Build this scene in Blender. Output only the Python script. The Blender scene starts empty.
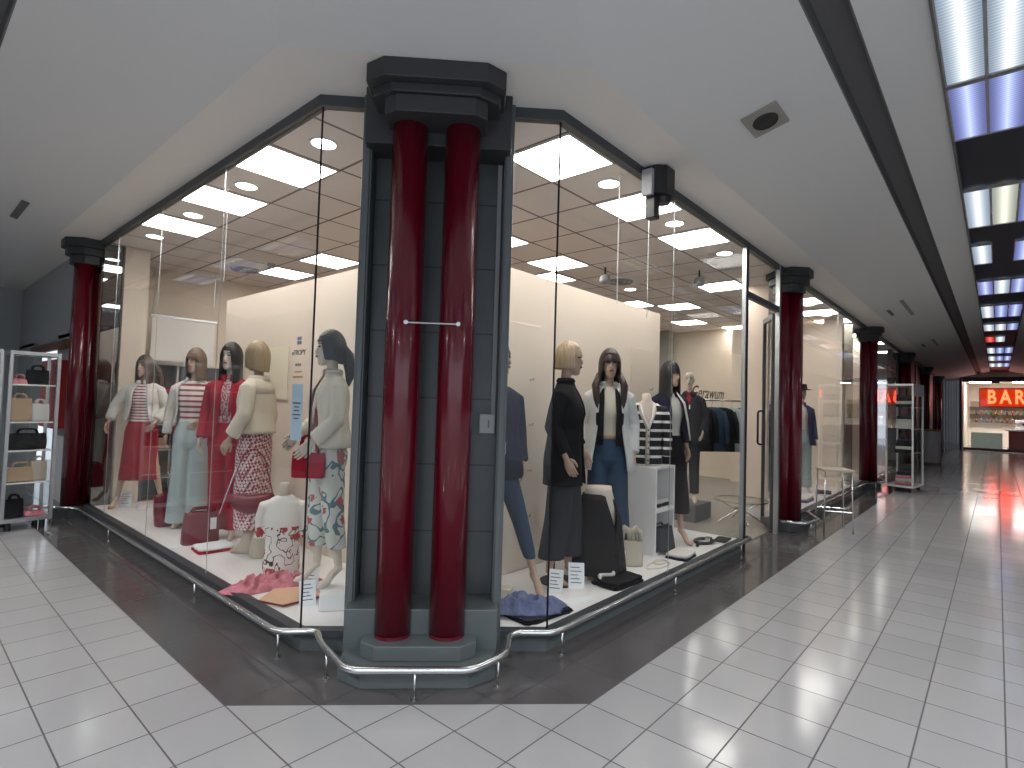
import bpy, bmesh, math, random
from mathutils import Vector, Matrix
from math import sin, cos, pi, radians as R_
random.seed(7)
S = bpy.context.scene
COL = S.collection
Q = 2 ** -0.5

# ------------------------------------------------------------------ camera
FPX = 552.93
CAM = Vector((-1.55012, -2.28325, 1.5666))
_pt, _rl, _yw = R_(2.12936), R_(1.71095), R_(-3.67714)
def _m(v): return Vector((Q*(v[0]+v[1]), Q*(v[1]-v[0]), v[2]))
_Rt = Vector((cos(_yw), sin(_yw), 0)); _F = Vector((-sin(_yw), cos(_yw), 0)); _U = Vector((0, 0, 1))
_F2 = _F*cos(_pt)+_U*sin(_pt); _U2 = _U*cos(_pt)-_F*sin(_pt)
_Rt, _F2, _U2 = _m(_Rt), _m(_F2), _m(_U2)
cx = _Rt*cos(_rl)+_U2*sin(_rl); cy = _U2*cos(_rl)-_Rt*sin(_rl)
cam = bpy.data.cameras.new('camera'); camo = bpy.data.objects.new('camera', cam); COL.objects.link(camo)
cam.sensor_width = 36; cam.lens = FPX/1024*36; cam.clip_end = 200; cam.clip_start = .05
mw = Matrix((cx, cy, -_F2)).transposed().to_4x4(); mw.translation = CAM
camo.matrix_world = mw
S.camera = camo
# ------------------------------------------------------------------ world, exposure, mall light
S.view_settings.view_transform = 'Standard'
S.view_settings.look = 'None'
S.view_settings.gamma = 1
S.view_settings.use_curve_mapping = False
S.view_settings.exposure = 0.6
wd = bpy.data.worlds.new('world'); S.world = wd; wd.use_nodes = True
wd.node_tree.nodes['Background'].inputs[0].default_value = (.62, .68, .78, 1)
wd.node_tree.nodes['Background'].inputs[1].default_value = 1.1
S.cycles.transparent_max_bounces = 24
S.cycles.max_bounces = 8
def area(name, loc, sx, sy, power, col, target=None):
    l = bpy.data.lights.new(name, 'AREA'); l.shape = 'RECTANGLE'; l.size = sx; l.size_y = sy; l.energy = power; l.color = col
    o = bpy.data.objects.new(name, l); COL.objects.link(o); o.location = loc
    if target: o.rotation_euler = (Vector(target)-Vector(loc)).to_track_quat('-Z', 'Y').to_euler()
    return o
# fill spots added out of view to brighten the mall floor and ceiling
def hall_fill(loc, power, size=150, rad=.06, col=(.96, .975, 1)):
    l = bpy.data.lights.new('hall_fill_spot', 'SPOT'); l.energy = power; l.spot_size = R_(size); l.spot_blend = .6; l.shadow_soft_size = rad; l.color = col
    o = bpy.data.objects.new('hall_fill_spot', l); COL.objects.link(o); o.location = loc
for x_ in (1.5, 4.5, 8, 12): hall_fill((x_, -4.0, 3.45), 105 if x_ < 9 else 45)
for y_ in (1.5, 4.5, 8): hall_fill((-3.4, y_, 3.45), 135)
for x_, y_ in ((-3.2, -3.6), (-3.6, -1.6), (-1.2, -4.6), (-6, -5)): hall_fill((x_, y_, 3.40), 150)
PANEL_E = 11.5     # shop ceiling panels
SKY_E = 1.9        # lit boxes in the mall ceiling

# ------------------------------------------------------------------ materials
def mat(name, col, rough=.6, metal=0, spec=.5, bump=0, bscale=60, emit=None, es=0, coat=0, stretch=None, var=0, sheen=0):
    m = bpy.data.materials.new(name); m.use_nodes = True
    nt = m.node_tree; b = nt.nodes['Principled BSDF']
    b.inputs['Base Color'].default_value = (*col, 1)
    b.inputs['Roughness'].default_value = rough; b.inputs['Metallic'].default_value = metal
    b.inputs['Specular IOR Level'].default_value = spec
    if coat: b.inputs['Coat Weight'].default_value = coat; b.inputs['Coat Roughness'].default_value = .04
    if sheen: b.inputs['Sheen Weight'].default_value = sheen
    if emit: b.inputs['Emission Color'].default_value = (*emit, 1); b.inputs['Emission Strength'].default_value = es
    if bump or var:
        tc = nt.nodes.new('ShaderNodeTexCoord'); mp = nt.nodes.new('ShaderNodeMapping')
        if stretch: mp.inputs['Scale'].default_value = stretch
        nz = nt.nodes.new('ShaderNodeTexNoise'); nz.inputs['Scale'].default_value = bscale; nz.inputs['Detail'].default_value = 4
        nt.links.new(tc.outputs['Object'], mp.inputs[0]); nt.links.new(mp.outputs[0], nz.inputs[0])
        if bump:
            bp = nt.nodes.new('ShaderNodeBump'); bp.inputs['Strength'].default_value = bump; bp.inputs['Distance'].default_value = .01
            nt.links.new(nz.outputs[0], bp.inputs['Height']); nt.links.new(bp.outputs[0], b.inputs['Normal'])
        if var:
            mx = nt.nodes.new('ShaderNodeMix'); mx.data_type = 'RGBA'
            mx.inputs[6].default_value = (*[c*(1-var) for c in col], 1); mx.inputs[7].default_value = (*[min(1, c*(1+var)) for c in col], 1)
            nt.links.new(nz.outputs[0], mx.inputs[0]); nt.links.new(mx.outputs[2], b.inputs['Base Color'])
    return m
def nodes(m): return m.node_tree.nodes, m.node_tree.links, m.node_tree.nodes['Principled BSDF']
def math_n(N, L, op, a, b=None, c=None):
    n = N.new('ShaderNodeMath'); n.operation = op
    for i, v in enumerate((a, b, c)):
        if v is None: continue
        if isinstance(v, (int, float)): n.inputs[i].default_value = v
        else: L.new(v, n.inputs[i])
    return n.outputs[0]
def mixc(N, L, fac, a, b):
    n = N.new('ShaderNodeMix'); n.data_type = 'RGBA'
    if isinstance(fac, (int, float)): n.inputs[0].default_value = fac
    else: L.new(fac, n.inputs[0])
    for i, v in ((6, a), (7, b)):
        if isinstance(v, tuple): n.inputs[i].default_value = (*v, 1)
        else: L.new(v, n.inputs[i])
    return n.outputs[2]
def stripes(name, c1, c2, axis=2, period=.05, duty=.35, offset=0, rough=.8):
    m = mat(name, c1, rough); N, L, b = nodes(m)
    tc = N.new('ShaderNodeTexCoord'); sp = N.new('ShaderNodeSeparateXYZ'); L.new(tc.outputs['Object'], sp.inputs[0])
    f = math_n(N, L, 'FRACT', math_n(N, L, 'MULTIPLY_ADD', sp.outputs[axis], 1/period, 50+offset))
    g = math_n(N, L, 'LESS_THAN', f, duty)
    L.new(mixc(N, L, g, c1, c2), b.inputs['Base Color']); return m
def glassmat(name, tint=(.95, .975, .97), ior=1.45, rough=0):
    m = bpy.data.materials.new(name); m.use_nodes = True; nt = m.node_tree; nt.nodes.clear(); N, L = nt.nodes, nt.links
    o = N.new('ShaderNodeOutputMaterial'); mx = N.new('ShaderNodeMixShader'); t = N.new('ShaderNodeBsdfTransparent'); g = N.new('ShaderNodeBsdfGlossy')
    lw = N.new('ShaderNodeLayerWeight'); f0 = ((ior-1)/(ior+1))**2
    p5 = math_n(N, L, 'POWER', lw.outputs['Facing'], 5); fr = math_n(N, L, 'MULTIPLY_ADD', p5, .62, f0)
    t.inputs[0].default_value = (*tint, 1); g.inputs['Roughness'].default_value = rough
    L.new(fr, mx.inputs[0]); L.new(t.outputs[0], mx.inputs[1]); L.new(g.outputs[0], mx.inputs[2]); L.new(mx.outputs[0], o.inputs[0])
    return m
def emis(name, col, s):
    m = bpy.data.materials.new(name); m.use_nodes = True; nt = m.node_tree; nt.nodes.clear()
    o = nt.nodes.new('ShaderNodeOutputMaterial'); e = nt.nodes.new('ShaderNodeEmission'); e.inputs[0].default_value = (*col, 1); e.inputs[1].default_value = s
    nt.links.new(e.outputs[0], o.inputs[0]); return m
M = {}
M['glass'] = glassmat('shop_glass', (.975, .985, .98), ior=1.3)
M['dark_glass'] = mat('mirror_glass', (.05, .06, .06), .02, 1, .8); nodes(M['dark_glass'])[2].inputs['Base Color'].default_value = (.30, .33, .33, 1)
M['frame'] = mat('anthracite_frame', (.055, .062, .068), .42, .2)
M['silver'] = mat('silver_frame', (.55, .57, .58), .3, .85)
M['steel'] = mat('brushed_steel', (.62, .64, .64), .26, 1)
M['pier'] = mat('slate_green_lacquer', (.10, .118, .12), .38, 0, .5, var=.08, bscale=3)
M['pier_dark'] = mat('slate_dark', (.035, .04, .043), .45)
M['cap'] = mat('capital_dark', (.032, .034, .037), .5)
M['oxblood'] = mat('oxblood_lacquer', (.115, .0024, .011), .22, 0, .5, coat=.35)
M['ceil'] = mat('ceiling_paint', (.66, .67, .67), .9, bump=.05, bscale=300)
M['soffit'] = mat('soffit_warm_lit', (.74, .72, .69), .9)  # warm light on the soffit band put into a lighter, warmer colour
M['channel'] = mat('channel_grey', (.13, .13, .135), .8)
M['grilleg'] = mat('grille_grey', (.30, .30, .30), .8)
M['wallgrey'] = mat('wall_grey', (.40, .42, .43), .85)
M['walldark'] = mat('wall_dark', (.10, .10, .105), .7)
M['cream'] = mat('cream_paint', (.78, .67, .56), .75, var=.03, bscale=1.5)
M['cream2'] = mat('cream_panel', (.78, .67, .55), .6)
M['white'] = mat('white_paint', (.82, .81, .80), .5)
M['dispfloor'] = mat('display_floor', (.80, .77, .76), .35, var=.03, bscale=4)
M['shopfloor'] = mat('shop_floor', (.24, .21, .185), .4, var=.1, bscale=2)
M['panel'] = emis('led_panel', (1, .95, .90), PANEL_E)
M['down'] = emis('downlight_disc', (1, .95, .88), PANEL_E*1.1)
M['black'] = mat('black_plastic', (.012, .012, .013), .4)
M['blackm'] = mat('black_metal', (.02, .02, .022), .35, .6)
M['grey'] = mat('grey_plastic', (.33, .33, .34), .5)
M['paper'] = mat('white_paper', (.82, .84, .86), .7)
M['ink'] = mat('ink', (.12, .13, .16), .6)
M['skin'] = mat('mannequin_skin', (.50, .34, .25), .5)
M['skinpale'] = mat('mannequin_pale', (.62, .53, .45), .5)
M['lips'] = mat('lips', (.35, .07, .07), .4)
M['eye'] = mat('eye', (.02, .015, .015), .2)
def cloth(name, col, rough=.85, bump=.16, bscale=7, **k): return mat(name, col, rough, spec=.2, bump=bump, bscale=bscale, **k)
M['c_white'] = cloth('white_cloth', (.66, .63, .59)); M['c_cream'] = cloth('cream_cloth', (.68, .62, .51)); M['c_red'] = cloth('red_cloth', (.30, .006, .02))
M['c_crimson'] = cloth('crimson_cloth', (.36, .008, .03)); M['c_navy'] = cloth('navy_cloth', (.012, .013, .030)); M['c_black'] = cloth('black_cloth', (.009, .009, .011))
M['c_char'] = cloth('charcoal_cloth', (.030, .031, .040)); M['c_paledenim'] = cloth('pale_denim', (.42, .50, .50)); M['c_denim'] = cloth('mid_denim', (.035, .065, .115), var=.35)
M['c_denim2'] = cloth('blue_denim', (.030, .055, .095), var=.5, stretch=(1, 1, .35)); M['c_silver'] = cloth('silver_cloth', (.62, .62, .61), .5)
M['c_beige'] = cloth('beige_leather', (.50, .44, .36), .55); M['c_camel'] = cloth('camel', (.42, .30, .20)); M['c_maroon'] = mat('maroon_leather', (.17, .008, .02), .38, bump=.3, bscale=30)
M['c_pink'] = cloth('pink_scarf', (.62, .22, .26), var=.7, bscale=22); M['c_peach'] = cloth('peach', (.66, .42, .28), bump=.05); M['c_bluegrey'] = cloth('slate_blue_scarf', (.13, .15, .26), var=.5, bscale=30)
M['c_fur'] = cloth('dark_fur', (.035, .04, .05), 1, bump=1, bscale=60)
M['s_redwhite'] = stripes('red_white_stripes', (.72, .68, .64), (.30, .02, .03), 2, .035, .42)
M['s_redwhite2'] = stripes('red_white_wide_stripes', (.74, .72, .68), (.32, .03, .04), 2, .055, .4)
M['s_navy'] = stripes('black_white_stripes', (.009, .009, .012), (.78, .75, .71), 2, .088, .30, .1)
def hair_mat(name, c):
    m = mat(name, c, .42, bump=.7, bscale=60, stretch=(1, 1, .06), var=.45); return m
M['h_black'] = hair_mat('black_hair', (.010, .009, .010)); M['h_brown'] = hair_mat('brown_hair', (.09, .055, .04)); M['h_dbrown'] = hair_mat('dark_brown_hair', (.035, .020, .018))
M['h_mid'] = hair_mat('mid_brown_hair', (.17, .115, .08)); M['h_blond'] = hair_mat('blond_hair', (.50, .36, .22)); M['h_ash'] = hair_mat('ash_blond_hair', (.34, .25, .15))
# houndstooth-like trousers
m = mat('red_white_check', (.6, .5, .5), .85); N, L, b = nodes(m)
tc = N.new('ShaderNodeTexCoord'); mp = N.new('ShaderNodeMapping'); mp.inputs['Rotation'].default_value = (0, R_(45), R_(45)); L.new(tc.outputs['Object'], mp.inputs[0])
ck = N.new('ShaderNodeTexChecker'); ck.inputs['Scale'].default_value = 42; ck.inputs[1].default_value = (.72, .66, .64, 1); ck.inputs[2].default_value = (.34, .04, .07, 1)
L.new(mp.outputs[0], ck.inputs[0]); L.new(ck.outputs[0], b.inputs['Base Color']); M['s_check'] = m
# grainy pink knit
m = mat('pink_boucle', (.5, .3, .3), .9); N, L, b = nodes(m)
nz = N.new('ShaderNodeTexNoise'); nz.inputs['Scale'].default_value = 55; tc = N.new('ShaderNodeTexCoord'); L.new(tc.outputs['Object'], nz.inputs[0])
L.new(mixc(N, L, math_n(N, L, 'GREATER_THAN', nz.outputs[0], .5), (.66, .50, .48), (.33, .10, .13)), b.inputs['Base Color']); M['s_boucle'] = m
# floral top: branches and blossoms low on a white ground
def floral(name, ground, c1, c2, zlim, scale=7.0, thr=.60):
    m = mat(name, ground, .8); N, L, b = nodes(m)
    tc = N.new('ShaderNodeTexCoord'); sp = N.new('ShaderNodeSeparateXYZ'); L.new(tc.outputs['Object'], sp.inputs[0])
    low = math_n(N, L, 'LESS_THAN', sp.outputs[2], zlim)
    v = N.new('ShaderNodeTexVoronoi'); v.inputs['Scale'].default_value = scale; L.new(tc.outputs['Object'], v.inputs[0])
    nz = N.new('ShaderNodeTexNoise'); nz.inputs['Scale'].default_value = scale*5; L.new(tc.outputs['Object'], nz.inputs[0])
    d = math_n(N, L, 'MULTIPLY_ADD', nz.outputs[0], .55, v.outputs['Distance'])
    fl = math_n(N, L, 'MULTIPLY', math_n(N, L, 'LESS_THAN', d, thr), low)
    v2 = N.new('ShaderNodeTexNoise'); v2.inputs['Scale'].default_value = scale*1.3; v2.inputs['Detail'].default_value = 1; L.new(tc.outputs['Object'], v2.inputs[0])
    br = math_n(N, L, 'LESS_THAN', math_n(N, L, 'ABSOLUTE', math_n(N, L, 'SUBTRACT', v2.outputs[0], .5)), .022)
    br = math_n(N, L, 'MULTIPLY', br, low)
    c = mixc(N, L, br, ground, c2); c = mixc(N, L, fl, c, c1); L.new(c, b.inputs['Base Color']); return m
M['s_floral'] = floral('floral_top', (.76, .73, .68), (.38, .03, .04), (.07, .03, .03), .40, 10, .66)
M['s_floral2'] = floral('floral_trousers', (.60, .61, .55), (.40, .10, .10), (.12, .20, .22), 9, 6, .50)
# floor tiles
def floor_mat():
    m = mat('floor_tiles', (.5, .5, .5), .3); N, L, b = nodes(m); T = .33
    tc = N.new('ShaderNodeTexCoord'); sp = N.new('ShaderNodeSeparateXYZ'); L.new(tc.outputs['Object'], sp.inputs[0])
    X, Y = sp.outputs[0], sp.outputs[1]
    def line(v, w):
        f = math_n(N, L, 'FRACT', math_n(N, L, 'ADD', math_n(N, L, 'DIVIDE', v, T), 100.5))
        return math_n(N, L, 'LESS_THAN', math_n(N, L, 'ABSOLUTE', math_n(N, L, 'SUBTRACT', f, .5)), w)
    g = math_n(N, L, 'MAXIMUM', line(X, .011), line(Y, .011))
    dark = math_n(N, L, 'MULTIPLY', math_n(N, L, 'GREATER_THAN', X, -.33), math_n(N, L, 'GREATER_THAN', Y, -.66))
    dark = math_n(N, L, 'MULTIPLY', dark, math_n(N, L, 'GREATER_THAN', math_n(N, L, 'ADD', X, Y), .33))
    wn = N.new('ShaderNodeTexWhiteNoise'); wn.noise_dimensions = '2D'
    cb = N.new('ShaderNodeCombineXYZ'); L.new(math_n(N, L, 'FLOOR', math_n(N, L, 'DIVIDE', X, T)), cb.inputs[0]); L.new(math_n(N, L, 'FLOOR', math_n(N, L, 'DIVIDE', Y, T)), cb.inputs[1])
    L.new(cb.outputs[0], wn.inputs[0])
    nz = N.new('ShaderNodeTexNoise'); nz.inputs['Scale'].default_value = 1.1; nz.inputs['Detail'].default_value = 5; L.new(tc.outputs['Object'], nz.inputs[0])
    light = mixc(N, L, wn.outputs['Value'], (.385, .382, .385), (.43, .427, .43))
    light = mixc(N, L, math_n(N, L, 'MULTIPLY', nz.outputs[0], .35), light, (.34, .328, .325))
    dk = mixc(N, L, nz.outputs[0], (.075, .071, .072), (.120, .113, .113))
    c = mixc(N, L, dark, light, dk)
    gc = mixc(N, L, dark, (.10, .09, .09), (.05, .045, .045))
    c = mixc(N, L, g, c, gc); L.new(c, b.inputs['Base Color'])
    r = math_n(N, L, 'MULTIPLY_ADD', nz.outputs[0], .16, .05); L.new(math_n(N, L, 'MAXIMUM', r, math_n(N, L, 'MULTIPLY', g, .7)), b.inputs['Roughness'])
    bp = N.new('ShaderNodeBump'); bp.inputs['Strength'].default_value = .35; bp.inputs['Distance'].default_value = .003
    L.new(math_n(N, L, 'MULTIPLY_ADD', g, -1, math_n(N, L, 'MULTIPLY', nz.outputs[0], .4)), bp.inputs['Height']); L.new(bp.outputs[0], b.inputs['Normal'])
    return m
M['floor'] = floor_mat()
def ceil_tile_mat():
    m = mat('ceiling_tile', (.55, .5, .47), .85); N, L, b = nodes(m); T = .63
    tc = N.new('ShaderNodeTexCoord'); sp = N.new('ShaderNodeSeparateXYZ'); L.new(tc.outputs['Object'], sp.inputs[0])
    def line(v, o, w):
        f = math_n(N, L, 'FRACT', math_n(N, L, 'ADD', math_n(N, L, 'DIVIDE', math_n(N, L, 'SUBTRACT', v, o), T), 100.5))
        return math_n(N, L, 'LESS_THAN', math_n(N, L, 'ABSOLUTE', math_n(N, L, 'SUBTRACT', f, .5)), w)
    g = math_n(N, L, 'MAXIMUM', line(sp.outputs[0], .26, .02), line(sp.outputs[1], -.05, .02))
    nz = N.new('ShaderNodeTexNoise'); nz.inputs['Scale'].default_value = 90; L.new(tc.outputs['Object'], nz.inputs[0])
    L.new(mixc(N, L, g, mixc(N, L, nz.outputs[0], (.78, .71, .67), (.86, .79, .75)), (.22, .17, .15)), b.inputs['Base Color']); return m
M['ceiltile'] = ceil_tile_mat()
def pier_tile_mat():
    m = mat('pier_slabs', (.08, .09, .09), .3); N, L, b = nodes(m)
    tc = N.new('ShaderNodeTexCoord'); sp = N.new('ShaderNodeSeparateXYZ'); L.new(tc.outputs['Object'], sp.inputs[0])
    f = math_n(N, L, 'FRACT', math_n(N, L, 'DIVIDE', math_n(N, L, 'ADD', sp.outputs[2], .13), .43))
    g = math_n(N, L, 'LESS_THAN', f, .022)
    nz = N.new('ShaderNodeTexNoise'); nz.inputs['Scale'].default_value = 5; nz.inputs['Detail'].default_value = 6; L.new(tc.outputs['Object'], nz.inputs[0])
    L.new(mixc(N, L, g, mixc(N, L, nz.outputs[0], (.052, .060, .063), (.085, .096, .100)), (.02, .022, .024)), b.inputs['Base Color']); return m
M['pierslab'] = pier_tile_mat()
def sky_mat(name, base, tube, s):
    m = bpy.data.materials.new(name); m.use_nodes = True; nt = m.node_tree; nt.nodes.clear(); N, L = nt.nodes, nt.links
    o = N.new('ShaderNodeOutputMaterial'); e = N.new('ShaderNodeEmission'); tc = N.new('ShaderNodeTexCoord')
    sp = N.new('ShaderNodeSeparateXYZ'); L.new(tc.outputs['Object'], sp.inputs[0])
    d = math_n(N, L, 'ABSOLUTE', sp.outputs[1])
    t = math_n(N, L, 'POWER', math_n(N, L, 'SUBTRACT', 1, math_n(N, L, 'MINIMUM', math_n(N, L, 'MULTIPLY', d, 9.5), 1)), 1.6)
    rib = math_n(N, L, 'SINE', math_n(N, L, 'MULTIPLY', sp.outputs[0], 2*pi/.032))
    c = mixc(N, L, t, base, tube); L.new(c, e.inputs[0])
    st = math_n(N, L, 'MULTIPLY', math_n(N, L, 'MULTIPLY_ADD', rib, .12, .75), math_n(N, L, 'MULTIPLY_ADD', t, .9, .55))
    L.new(math_n(N, L, 'MULTIPLY', st, s*.45), e.inputs[1]); L.new(e.outputs[0], o.inputs[0]); return m
M['sky_a'] = sky_mat('light_box_white', (.52, .64, .82), (.95, 1, .95), SKY_E)
M['sky_b'] = sky_mat('light_box_violet', (.26, .30, .72), (.52, .60, .95), SKY_E)
M['sky_c'] = sky_mat('light_box_yellow', (.62, .66, .58), (.95, .95, .75), SKY_E)
M['sky_r'] = sky_mat('light_box_red', (.8, .05, .06), (1, .15, .12), SKY_E)

# ------------------------------------------------------------------ mesh helpers
def D(u, w): return ((u+w)*Q, (w-u)*Q)
def link(name, bm, m, parent=None, smooth=False, bevel=0, loc=None, mods=()):
    me = bpy.data.meshes.new(name); bmesh.ops.recalc_face_normals(bm, faces=bm.faces); bm.to_mesh(me); bm.free()
    if smooth:
        for p in me.polygons: p.use_smooth = True
    o = bpy.data.objects.new(name, me); COL.objects.link(o)
    for mm in (m if isinstance(m, (list, tuple)) else [m]): me.materials.append(mm)
    if parent: o.parent = parent
    if loc: o.location = loc
    if bevel:
        b = o.modifiers.new('bevel', 'BEVEL'); b.width = bevel; b.segments = 2; b.limit_method = 'ANGLE'; b.angle_limit = R_(40)
    return o
def box(bm, x0, x1, y0, y1, z0, z1, mi=0):
    v = [bm.verts.new(p) for p in ((x0,y0,z0),(x1,y0,z0),(x1,y1,z0),(x0,y1,z0),(x0,y0,z1),(x1,y0,z1),(x1,y1,z1),(x0,y1,z1))]
    for f in ((0,3,2,1),(4,5,6,7),(0,1,5,4),(1,2,6,5),(2,3,7,6),(3,0,4,7)): bm.faces.new([v[i] for i in f]).material_index = mi
def prism(bm, pts, z0, z1):
    a = [bm.verts.new((*p, z0)) for p in pts]; b = [bm.verts.new((*p, z1)) for p in pts]; n = len(pts)
    bm.faces.new(a); bm.faces.new(b)
    for i in range(n): bm.faces.new((a[i], a[(i+1) % n], b[(i+1) % n], b[i]))
def boxd(bm, u0, u1, w0, w1, z0, z1): prism(bm, [D(u0, w0), D(u1, w0), D(u1, w1), D(u0, w1)], z0, z1)
def B(): return bmesh.new()
def cyl(bm, x, y, z0, z1, r, n=24, r2=None):
    rings(bm, [((x, y, z0), r, r), ((x, y, z1), r2 if r2 is not None else r, r2 if r2 is not None else r)], n)
def rings(bm, rs, n=20, cap=True, a0=0, a1=2*pi):
    """horizontal elliptical rings: ((x,y,z), rx, ry)"""
    full = abs(a1-a0-2*pi) < 1e-6; k = n if full else n+1; R = []
    for (c, rx, ry) in rs:
        R.append([bm.verts.new((c[0]+rx*cos(a0+(a1-a0)*i/n), c[1]+ry*sin(a0+(a1-a0)*i/n), c[2])) for i in range(k)])
    for a, b in zip(R, R[1:]):
        for i in range(n): j = (i+1) % k; bm.faces.new((a[i], a[j], b[j], b[i]))
    if cap and full: bm.faces.new(R[0]); bm.faces.new(R[-1])
    return R
def tube(bm, pts, rad, n=10, flat=1.0, closed=False):
    pts = [Vector(p) for p in pts]; rad = rad if isinstance(rad, (list, tuple)) else [rad]*len(pts)
    R = []; up = None; m_ = len(pts)
    for i, p in enumerate(pts):
        if closed: d = (pts[(i+1) % m_]-pts[i-1]).normalized()
        else: d = (pts[min(i+1, m_-1)]-pts[max(i-1, 0)]).normalized()
        if up is None: up = Vector((0, 0, 1)) if abs(d.z) < .9 else Vector((0, 1, 0))
        s = d.cross(up).normalized(); up = s.cross(d).normalized()
        R.append([bm.verts.new(p+(s*cos(2*pi*k/n)+up*sin(2*pi*k/n)*flat)*rad[i]) for k in range(n)])
    for a, b in (list(zip(R, R[1:]))+([(R[-1], R[0])] if closed else [])):
        for k in range(n): bm.faces.new((a[k], a[(k+1) % n], b[(k+1) % n], b[k]))
    if not closed: bm.faces.new(R[0]); bm.faces.new(R[-1])
def rounded(pts, r=.04, n=5, z=None):
    """round the corners of a polyline"""
    P = [Vector(p) for p in pts]; out = [P[0]]
    for a, b, c in zip(P, P[1:], P[2:]):
        d1 = (a-b); d2 = (c-b); k = min(r, d1.length*.45, d2.length*.45); s = b+d1.normalized()*k; e = b+d2.normalized()*k
        for i in range(n+1):
            t = i/n; out.append(s*(1-t)**2+b*2*t*(1-t)+e*t*t)
    out.append(P[-1]); return out
def ell(bm, c, rx, ry, rz, n=14, m_=8):
    rs = [((c[0], c[1], c[2]-rz*cos(pi*i/m_)), max(.001, rx*sin(pi*i/m_)), max(.001, ry*sin(pi*i/m_))) for i in range(m_+1)]
    rings(bm, rs, n)
def thing(name, label, cat, loc=(0, 0, 0), rz=0, group=None):
    o = bpy.data.objects.new(name, None); COL.objects.link(o); o.location = loc; o.rotation_euler = (0, 0, rz); o.empty_display_size = .1
    return tag(o, label, cat, group)
def tag(o, label, cat, group=None):
    o['label'] = label; o['category'] = cat
    if group: o['group'] = group
    return o
def struct(name, bm, m, bevel=0):
    o = link(name, bm, m, bevel=bevel); o['kind'] = 'structure'; return o
def dup(root, loc=None, rz=None, label=None, group=None):
    r = root.copy(); COL.objects.link(r)
    if loc is not None: r.location = loc
    if rz is not None: r.rotation_euler = (0, 0, rz)
    if label: r['label'] = label
    if group: r['group'] = group
    for ch in list(root.children):
        c = ch.copy(); COL.objects.link(c); c.parent = r
        for g in ch.children:
            d = g.copy(); COL.objects.link(d); d.parent = c
    return r
ZC = 3.51; ZG = 3.44; ZI = 3.48; ZP = .13; SL = .25
GX, GY = .235, -.115      # glass planes: left facade X, right facade Y
SUM = 1.21                # front chamfer plane X+Y

# ------------------------------------------------------------------ setting: floors, ceilings, walls
bm = B(); box(bm, -9, 44, -9, 14, -.1, 0); struct('floor', bm, M['floor'])
bm = B(); prism(bm, [(.30, 1.05), (1.33, -.02), (34, -.02), (34, 8), (.30, 8)], .0, .006); struct('floor_shop', bm, M['shopfloor'])
# flat soffit ring, chamfered at the corner
bm = B(); prism(bm, [(-.2, 12), (-.2, .71), (1.06, -.54), (34.2, -.54), (34.2, 12)], ZC, ZC+.12); struct('ceiling_soffit', bm, M['soffit'])
A0 = Vector((-.2, .71, ZC)); B0 = Vector((1.06, -.54, ZC)); DA = Vector((-.41, -.91, .41*SL)); DB = Vector((-.91, -.41, .41*SL))
def zs(d): return ZC+SL*d
def strip_ceiling(name, d0, d1, m, dz0=0, dz1=0, th=.05):
    """sloping strip following both corridors, between outward distances d0 and d1"""
    tA0, tA1 = d0/.41, d1/.41
    def PA(d, y): return Vector((-.2-d, y, zs(d)))
    bm = B()
    def quad(ps):
        a = [bm.verts.new(p) for p in ps]; b = [bm.verts.new(p+Vector((0, 0, th))) for p in ps]; n = len(ps)
        bm.faces.new(a); bm.faces.new(b)
        for i in range(n): bm.faces.new((a[i], a[(i+1) % n], b[(i+1) % n], b[i]))
    ya0, ya1 = .71-.91*tA0, .71-.91*tA1; xb0, xb1 = 1.06-.91*tA0, 1.06-.91*tA1
    if d1 > 1.0: ya0 = ya1 = -1.5; xb0 = xb1 = -1.2
    if d0 >= .95: ya0 = ya1 = -.54-d0; xb0 = xb1 = -.2-d0
    off0, off1 = Vector((0, 0, dz0)), Vector((0, 0, dz1))
    quad([PA(d0, 12)+off0, PA(d0, ya0)+off0, PA(d1, ya1)+off1, PA(d1, 12)+off1])
    quad([Vector((34.2, -.54-d0, zs(d0)))+off0, Vector((xb0, -.54-d0, zs(d0)))+off0, Vector((xb1, -.54-d1, zs(d1)))+off1, Vector((34.2, -.54-d1, zs(d1)))+off1])
    return struct(name, bm, m)
strip_ceiling('ceiling_slope_inner', 0, .96, M['ceil'])
# front plane between the creases
bm = B(); T1 = .96/.41
ps = [A0, B0, B0+DB*T1, A0+DA*T1]
a = [bm.verts.new(p) for p in ps]; b = [bm.verts.new(p+Vector((0, 0, .05))) for p in ps]
bm.faces.new(a); bm.faces.new(b)
for i in range(4): bm.faces.new((a[i], a[(i+1) % 4], b[(i+1) % 4], b[i]))
struct('ceiling_slope_front', bm, M['ceil'])
strip_ceiling('trim_1', .96, 1.14, M['channel'], .10, .10)
bm = B()
for d in (.955, 1.14):
    zz = zs(d)
    box(bm, -.2-d-.01, -.2-d, -.54-d, 12, zz, zz+.14); box(bm, -.2-d, 34.2, -.54-d-.01, -.54-d, zz, zz+.14)
struct('trim_2', bm, M['channel'])
strip_ceiling('ceiling_slope_outer', 1.14, 1.47, M['ceil'])
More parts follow.
